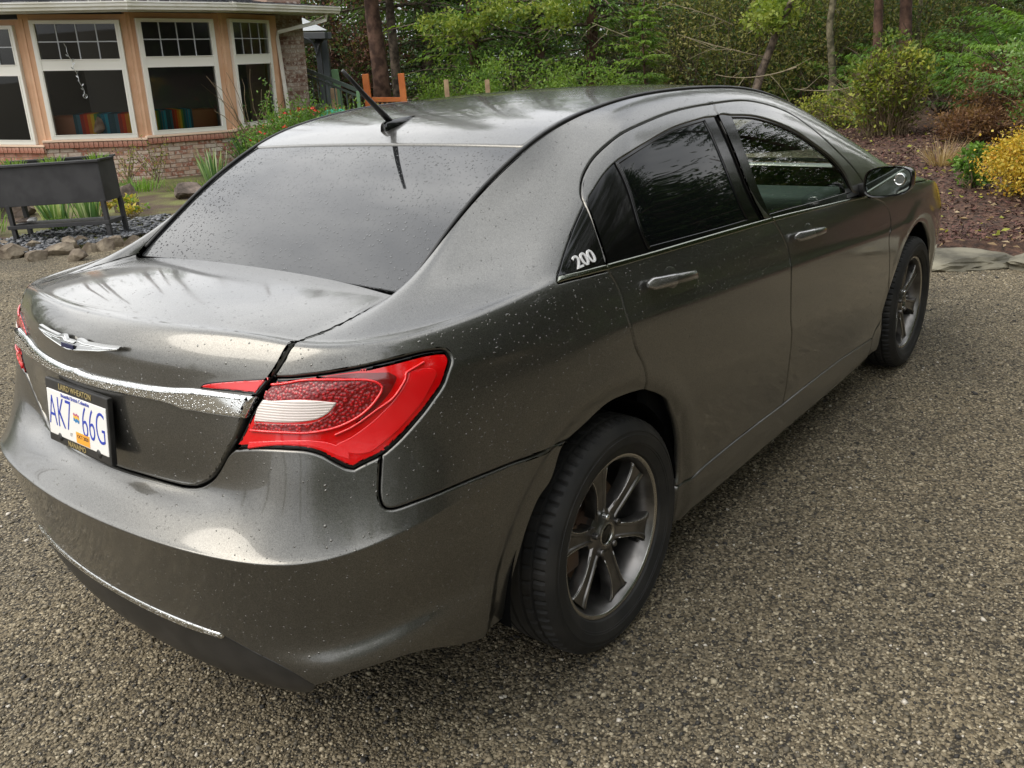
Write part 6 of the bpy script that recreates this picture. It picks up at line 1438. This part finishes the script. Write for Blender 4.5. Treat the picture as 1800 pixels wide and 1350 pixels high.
V, F = leaves(np.column_stack([X,Y,Z]), unit(np.column_stack([np.cos(a),np.sin(a),RNG.normal(0,.2,n)])), RNG.uniform(.03,.09,n), RNG.uniform(.02,.05,n), up=np.tile([0,0,1.],(n,1)))
o = fast_mesh('fallen_leaves', V, F, G_STRAW+[G_VAR[0]], RNG.integers(0,4,n)); o['kind'] = 'stuff'
# flagstones at the bed edge
M_FLAG = mat('flagstone', (.30,.28,.22), .75); noise_mix(M_FLAG, (.06,.055,.038), (.20,.185,.135), 3.5, 7, .38, .62, bump=.7, bscale=14, dist=.02)
def slab(loc, pts, h, lab, rz=0, grp='flat stones edging the mulch bed'):
    bm = bmesh.new(); n = len(pts); vs = [bm.verts.new((x,y,0)) for x,y in pts]; f = bm.faces.new(vs); r = bmesh.ops.extrude_face_region(bm, geom=[f]); 
    for v in r['geom']:
        if isinstance(v, bmesh.types.BMVert): v.co.z = h+random.uniform(-.008,.008); v.co.x *= .95; v.co.y *= .95
    bmesh.ops.bevel(bm, geom=bm.edges[:], offset=.014, segments=2, affect='EDGES'); bmesh.ops.recalc_face_normals(bm, faces=bm.faces)
    me = bpy.data.meshes.new('flagstone'); bm.to_mesh(me); bm.free(); me.materials.append(M_FLAG); o = bpy.data.objects.new('flagstone', me); COL.objects.link(o); o.location = loc; o.rotation_euler = (0,0,rz); tag(o, lab, 'stone', grp); return o
def jag(w_, d_, n=13):
    return [(w_/2*math.cos(t)*abs(math.cos(t))**-.35*random.uniform(.86,1.06) if abs(math.cos(t)) > .01 else 0, d_/2*math.sin(t)*(abs(math.sin(t))+.01)**-.35*random.uniform(.86,1.08)) for t in np.linspace(0,2*math.pi,n,endpoint=False)]
for i_, (x_, y_, sx_, sy_, rz_, lab_) in enumerate(((5.24,-.47,.25,.46,.40,'grey flat edging stone right behind the front wheel'),(5.44,-1.20,.30,.40,.35,'brownish flat edging stone cut by the right picture edge'),(5.15,.34,.22,.40,.15,'flat edging stone mostly hidden behind the front bumper'),(5.78,-1.98,.26,.42,.4,'flat edging stone beyond the right picture edge'))):
    o = rock('flagstone', (x_, y_, .02), (sx_*1.15, sy_*1.08, .085), M_FLAG, lab_, 60+i_, 'stone', 'flat stones edging the mulch bed', rz_, 4, (9,.72,.92))
# rocks of the left bed
M_EDGE = mat('fieldstone', (.30,.25,.19), .9); noise_mix(M_EDGE, (.07,.05,.035), (.24,.20,.145), 5, 7, .36, .64, bump=.8, bscale=16, dist=.03)
M_DARKROCK = mat('dark_rock', (.13,.10,.08), .85); noise_mix(M_DARKROCK, (.06,.045,.035), (.22,.17,.14), 4, 7, bump=.9, bscale=12, dist=.03)
ORD = ['outermost at the left','upper left one','below the left planter leg','lower left one','below the shelf','middle one','low middle one','small, right of middle','left of right leg','below right leg','last before the car','behind the left leg','small back one']
random.seed(3)
pxs = [(-12,455,.30),(28,452,.26),(62,440,.24),(66,457,.20),(100,448,.30),(128,440,.26),(135,458,.20),(165,443,.20),(182,440,.26),(205,434,.22),(238,436,.22),(2,438,.20),(150,431,.18)]
for i, (px, py, s_) in enumerate(pxs):
    d = cf + cr2*((px-900)/FPX) - cu2*((py-675)/FPX); t = 1.0
    for _ in range(400):
        p = CP+d*t
        if p.z < gz(p.x,p.y): break
        t += .04
    rock('edging_rock', (p.x,p.y,gz(p.x,p.y)+.035), (s_*.62,s_*.45,s_*.44), M_EDGE, 'rough fieldstone in the bed border, '+ORD[i], 40+i, 'rock', 'fieldstones edging the left bed', random.uniform(-.5,.5)-.6, 2)
rock('upright_rock', (3.62,8.62,.36), (.16,.12,.36), M_DARKROCK, 'dark upright pointed rock right of the black planter', 71)
rock('boulder', (2.75,9.75,.38), (.30,.24,.26), M_DARKROCK, 'dark boulder behind the left legs of the planter', 72)
rock('boulder', (4.9,9.2,.30), (.34,.25,.17), M_DARKROCK, 'low dark boulder near the rear window edge', 75)
rock('boulder', (17.2,4.9,.42), (.36,.3,.28), mat('pale_rock',(.42,.36,.27),.9), 'pale boulder at the foot of the slope above the windscreen', 73)
rock('shelf_stone', (2.12,7.92,.435), (.13,.09,.035), M_DARKROCK, 'flat dark stone lying on the left of the planter shelf', 74); rock('shelf_stone', (2.16,7.86,.435), (.07,.05,.03), mat('white_stone',(.75,.74,.72),.6), 'small white stone on the planter shelf', 76)
# slate chips under the planter
n = 2600; X = RNG.uniform(1.7,4.0,n); Y = RNG.uniform(6.9,8.5,n); k = (Y > 6.85+.2*np.abs(X-2.6)); X, Y = X[k], Y[k]; k = ((X-2.6)/1.25)**2+((Y-7.45)/.75)**2 < 1; X, Y = X[k], Y[k]
M_SL = [mat('slate_a',(.10,.105,.115),.4), mat('slate_b',(.17,.175,.185),.4), mat('slate_c',(.055,.058,.065),.4)]
scatter_stones('slate_chips', np.column_stack([X,Y,[gz(a,b)+.045+.02*random.random() for a,b in zip(X,Y)]]), RNG.uniform(.018,.045,len(X)), M_SL, RNG.integers(0,3,len(X)), .45)
# blade plants
def blades(name, loc, n, h, w_, mats, label, spread=.25, base=.08, seed=0, cat='plant', w=None, droop=.5, segn=5, group=None):
    rr = random.Random(seed); V = []; F = []; MI = []
    for i in range(n):
        a = rr.uniform(0,6.283); d = Vector((math.cos(a)*spread*rr.uniform(.2,1.4), math.sin(a)*spread*rr.uniform(.2,1.4), 1)); b0 = rr.random()**.5*base; pts = curve_pts((b0*math.cos(a), b0*math.sin(a), 0), d, h*rr.uniform(.6,1.1), segn, droop*rr.random(), .04, rr); s = Vector((-math.sin(a+rr.uniform(-1,1)), math.cos(a), 0)).normalized(); b = len(V)
        for k, p in enumerate(pts): ww = w_*(1-(k/segn)**2.2)*.5+.0006; V += [p-s*ww, p+s*ww]
        m_i = rr.choices(range(len(mats)), w)[0] if w else rr.randrange(len(mats))
        for k in range(segn): F.append((b+2*k, b+2*k+1, b+2*k+3, b+2*k+2)); MI.append(m_i)
    o = fast_mesh(name, np.array(V), np.array(F), mats, MI); o.location = loc; tag(o, label, cat, group); return o
blades('iris_clump', (2.75,8.6,.27), 60, .42, .030, G_BLADE, 'tall iris leaves seen through the planter legs, left clump', .30, .14, 1); blades('iris_clump', (3.0,8.35,.27), 60, .42, .030, G_BLADE, 'tall iris leaves seen through the planter legs, right clump', .25, .12, 2)
blades('iris_clump', (5.9,10.2,.33), 45, .5, .035, G_BLADE, 'grey green iris clump against the brick wall by the car window edge', .3, .2, 3)
blades('yucca', (7.1,11.0,.38), 70, .75, .035, [G_BLADE[0],G_SHRUB[1]], 'spiky dark yucca at the right end of the brick wall', .7, .08, 4)
blades('daylily', (1.95,8.6,.27), 60, .35, .018, [G_SHRUB[2],G_BLADE[1]], 'fresh green grass tuft left behind the planter', .4, .2, 5)
blades('grass_tuft', (4.6,10.2,.34), 240, .20, .010, [G_SHRUB[2],G_SHRUB[0]], 'low bright green tuft at the foot of the brick wall', .5, .42, 6); blades('grass_tuft', (5.3,9.6,.30), 200, .14, .010, [G_VAR[2],G_SHRUB[0]], 'low yellowish green tuft before the brick wall', .6, .5, 7)
blades('grass_tuft', (1.3,8.3,.26), 130, .22, .012, [G_SHRUB[2],G_SHRUB[0]], 'green tuft at the left picture edge under the planter', .5, .3, 8)
brush('perennial', (3.25,8.5,.25), (.16,.15,.34), 16, 12, [G_YEL[1],G_VAR[0],G_YEL[0]], 'yellow leaved perennial seen behind the planter shelf', (.06,.035), 12, seed=61)
brush('perennial', (3.45,8.2,.24), (.16,.15,.24), 14, 12, [G_YEL[1],G_VAR[0],G_SHRUB[2]], 'yellow green perennial near the right planter leg', (.06,.035), 12, seed=62)
brush('moss_cushion', (2.55,8.15,.24), (.20,.16,.12), 40, 24, G_SHRUB, 'low green cushion plant under the planter', (.03,.02), 6, seed=63)
random.seed(9)
for px, x_, dy, lab in ((230,4.9,10.95,'thin bare shrub climbing the brick wall, left one'),(285,5.35,10.9,'thin bare shrub climbing the brick wall, right one')):
    root = empty('wall_shrub', (x_,dy,.34)); tag(root, lab, 'shrub', 'thin shrubs on the brick wall'); segs = []
    for i in range(10): segs.append(curve_pts((0,0,0), (random.uniform(-.5,.5), random.uniform(-.1,.1), 1), random.uniform(.4,.75), 6, .1, .14))
    V, F = twig_mesh(segs, .008, .003); fast_mesh('stems', V, F, [M_TWIG], None, root); P = np.array([s_[k_] for s_ in segs for k_ in range(2,7) for _ in range(4)])+RNG.normal(size=(200,3))*.03
    V, F = leaves(P, unit(RNG.normal(size=P.shape)), .04, .02); fast_mesh('leaves', V, F, G_VAR, RNG.integers(0,4,len(P)), root)
# leggy shrub before the last window
root = empty('leggy_shrub', (7.15,10.7,.36)); tag(root, 'tall leggy shrub with bare twigs before the last bay window', 'shrub'); segs = []
for i in range(16): segs.append(curve_pts((0,0,0), (random.uniform(-.35,.35), random.uniform(-.2,.2), 1), random.uniform(1.0,1.85), 8, .0, .16))
V, F = twig_mesh(segs, .012, .004); fast_mesh('stems', V, F, [M_TWIG], None, root)
# flowering bush
fb = brush('flowering_bush', (7.2,9.3,.22), (1.15,.7,1.08), 180, 60, G_SHRUB, 'green bush with small red flowers beyond the rear window', (.055,.025), 120, seed=77, twr=(.006,.002))
P = np.random.default_rng(4).normal(size=(90,3)); P = unit(P)*np.array([1.15,.7,.52])*1.0+[0,0,.56]; P = P[P[:,2] > .3]
V, F = merge([leaves(P+RNG.normal(size=P.shape)*.01, unit(RNG.normal(size=P.shape)), .05, .03) for _ in range(4)]); fast_mesh('flowers', V, F, [mat('red_flower',(.65,.04,.02),.5)], None, fb)
V, F, MI, C_ = crown_broad('x', (-.75,0,1.15), (.05,.05,.32), 10, 12, G_SHRUB, (.05,.022), 9, None, .06, .6); fast_mesh('tall_shoot', V, F, G_SHRUB, MI, fb)
brush('green_bush', (9.6,10.1,.20), (.8,.6,.62), 70, 50, G_SHRUB, 'low green bush beside the hose and the brick corner', (.055,.025), 60, seed=78)
# planter seedlings
for k, (t, lab) in enumerate(((.06,'light green seedlings at the left of the planter box'),(.47,'green seedlings in the middle of the planter box'),(.93,'bright green seedlings at the right end of the planter box'))):
    p = Vector((1.97,7.89,.19))+ex_*(L0*t)+ey_*.18+Vector((0,0,.77)); blades('seedlings', p, 60, .13, .014, [G_SHRUB[2],G_LIME[1]], lab, .5, .10, 20+k, 'plant', group='seedlings in the planter')
# right bed planting
def bedloc(x, y): return (x, y, bedz(x,y))
brush('golden_shrub', bedloc(7.85,-.70), (.52,.52,.58), 300, 46, G_YEL, 'rounded golden yellow shrub at the right edge of the mulch bed', (.032,.022), 140, seed=81, w=[.42,.36,.12,.10], tw=M_TWIGD, twr=(.005,.002))
brush('green_bush', bedloc(8.2,.0), (.20,.20,.42), 40, 26, G_SHRUB, 'small fresh green bush left behind the golden shrub', (.05,.03), 20, seed=82)
brush('variegated_shrub', bedloc(12.0,2.0), (.58,.55,1.30), 190, 36, G_VAR, 'yellow green variegated shrub with bare stems above the fender', (.065,.035), 190, seed=83, w=[.30,.28,.27,.15], tw=M_TWIG, twr=(.007,.002), base=.55)
brush('variegated_shrub', bedloc(13.4,3.3), (.65,.6,.62), 100, 30, G_VAR, 'smaller dull green shrub left of the variegated shrub', (.06,.03), 120, seed=84, tw=M_TWIG)
blades('dry_grass', bedloc(9.7,.66), 170, .40, .007, G_STRAW, 'dry straw coloured grass tuft in the middle of the mulch', .95, .14, 85, 'dry grass')
brush('brown_fern', bedloc(11.6,.75), (.55,.5,.45), 110, 34, G_BROWN, 'rusty brown dead fern behind the dry grass tuft', (.06,.02), 60, seed=86, tw=M_TWIGD)
brush('brown_shrub', bedloc(12.6,.55), (.8,.7,.95), 150, 34, G_BROWN, 'reddish brown shrub under the green one at the right', (.05,.025), 160, seed=87, tw=M_TWIGD)
brush('green_shrub', bedloc(11.6,-.35), (.85,.75,1.55), 190, 40, [G_SHRUB[0],G_SHRUB[2],leafmat('pale_leaf',(.24,.36,.14))], 'large light green shrub at the right picture edge behind the golden one', (.055,.032), 120, seed=88)
brush('brown_shrub', bedloc(10.6,-.35), (.6,.5,.75), 90, 30, G_BROWN+[G_SHRUB[0]], 'brown and green low shrub between golden and light green shrubs', (.045,.022), 90, seed=89, tw=M_TWIGD)
# juniper bank: flat layered sprays
def juniper(loc, rx, ry, h, n, lab, seed):
    random.seed(seed); root = empty('juniper', loc); tag(root, lab, 'shrub', 'spreading junipers on the bank'); PP, DD, MI = [], [], []; tubes = []
    for i in range(n):
        a = random.uniform(0,6.283); b = random.random()**.5; p, d = spray_bough(1.0, 8, 0, 0, .12, 3.0); L_ = random.uniform(.6,1.1); M = (Matrix.Rotation(a,4,'Z') @ Matrix.Rotation(-R(random.uniform(5,30)),4,'Y')).to_3x3(); Mn = np.array(M); o_ = np.array([rx*b*math.cos(a)*.8, ry*b*math.sin(a)*.8, h*(1-b*b*.75)*random.uniform(.55,1)])
        PP.append((p*L_*[1,.8,.5])@Mn.T+o_); DD.append(d@Mn.T); MI.append(np.full(len(p), random.randrange(3)))
    P = np.vstack(PP); V, F = leaves(P, unit(np.vstack(DD)), .09, .022, up=np.tile([0,0,1.],(len(P),1))); fast_mesh('foliage', V, F, G_JUN, np.concatenate(MI), root)
    segs = [curve_pts((0,0,0), (rx*math.cos(t), ry*math.sin(t), h*.8), max(rx,h), 5, .1, .1) for t in np.linspace(0,6,18)]; V, F = twig_mesh(segs, .02, .006); fast_mesh('stems', V, F, [M_TWIGD], None, root)
juniper(bedloc(14.6,1.9), 2.0, 1.5, 1.5, 60, 'spreading green juniper right above the variegated shrub', 1)
juniper(bedloc(16.3,3.9), 1.6, 1.5, 1.4, 40, 'spreading green juniper left above the variegated shrub', 2)
juniper(bedloc(13.4,.2), 1.7, 1.2, 1.75, 55, 'bright spreading juniper behind the brown fern', 6)
juniper(bedloc(15.8,-.6), 2.3, 1.8, 2.3, 70, 'tall spreading juniper at the upper right picture edge', 3)
juniper(bedloc(18.5,1.0), 2.6, 2.0, 2.6, 70, 'dark juniper in the upper right behind the others', 4)
blades('grass_patch', bedloc(16.2,5.3), 500, .22, .012, [G_SHRUB[2],G_LIME[1]], 'bright green grass patch by the pale boulder', .5, .9, 91)
# small things on the gravel
n = 26; 
for k, (x, y, c) in enumerate(((1.62,-2.35,0),(.63,-2.08,0))):
    V, F = leaves(np.array([(0,0,.004)]), unit(np.array([(1,.4,.1)])), .03, .018, up=np.array([(0,0,1.)])); o = fast_mesh('fallen_leaf', V, F, [M_DEAD]); o.location = (x,y,0); tag(o, ('orange dead leaf on the gravel right of the rear wheel','orange dead leaf on the gravel near the lower middle')[k], 'leaf')
for k, (x, y) in enumerate(((-.95,1.25),)):
    blades('weed', (x,y,0), 10, .02, .005, [M_WEED], ('tiny weed in the gravel left of the car','tiny weed under the bumper corner','tiny weed in the gravel below the rear bumper')[k], .9, .015, 30+k, 'weed')
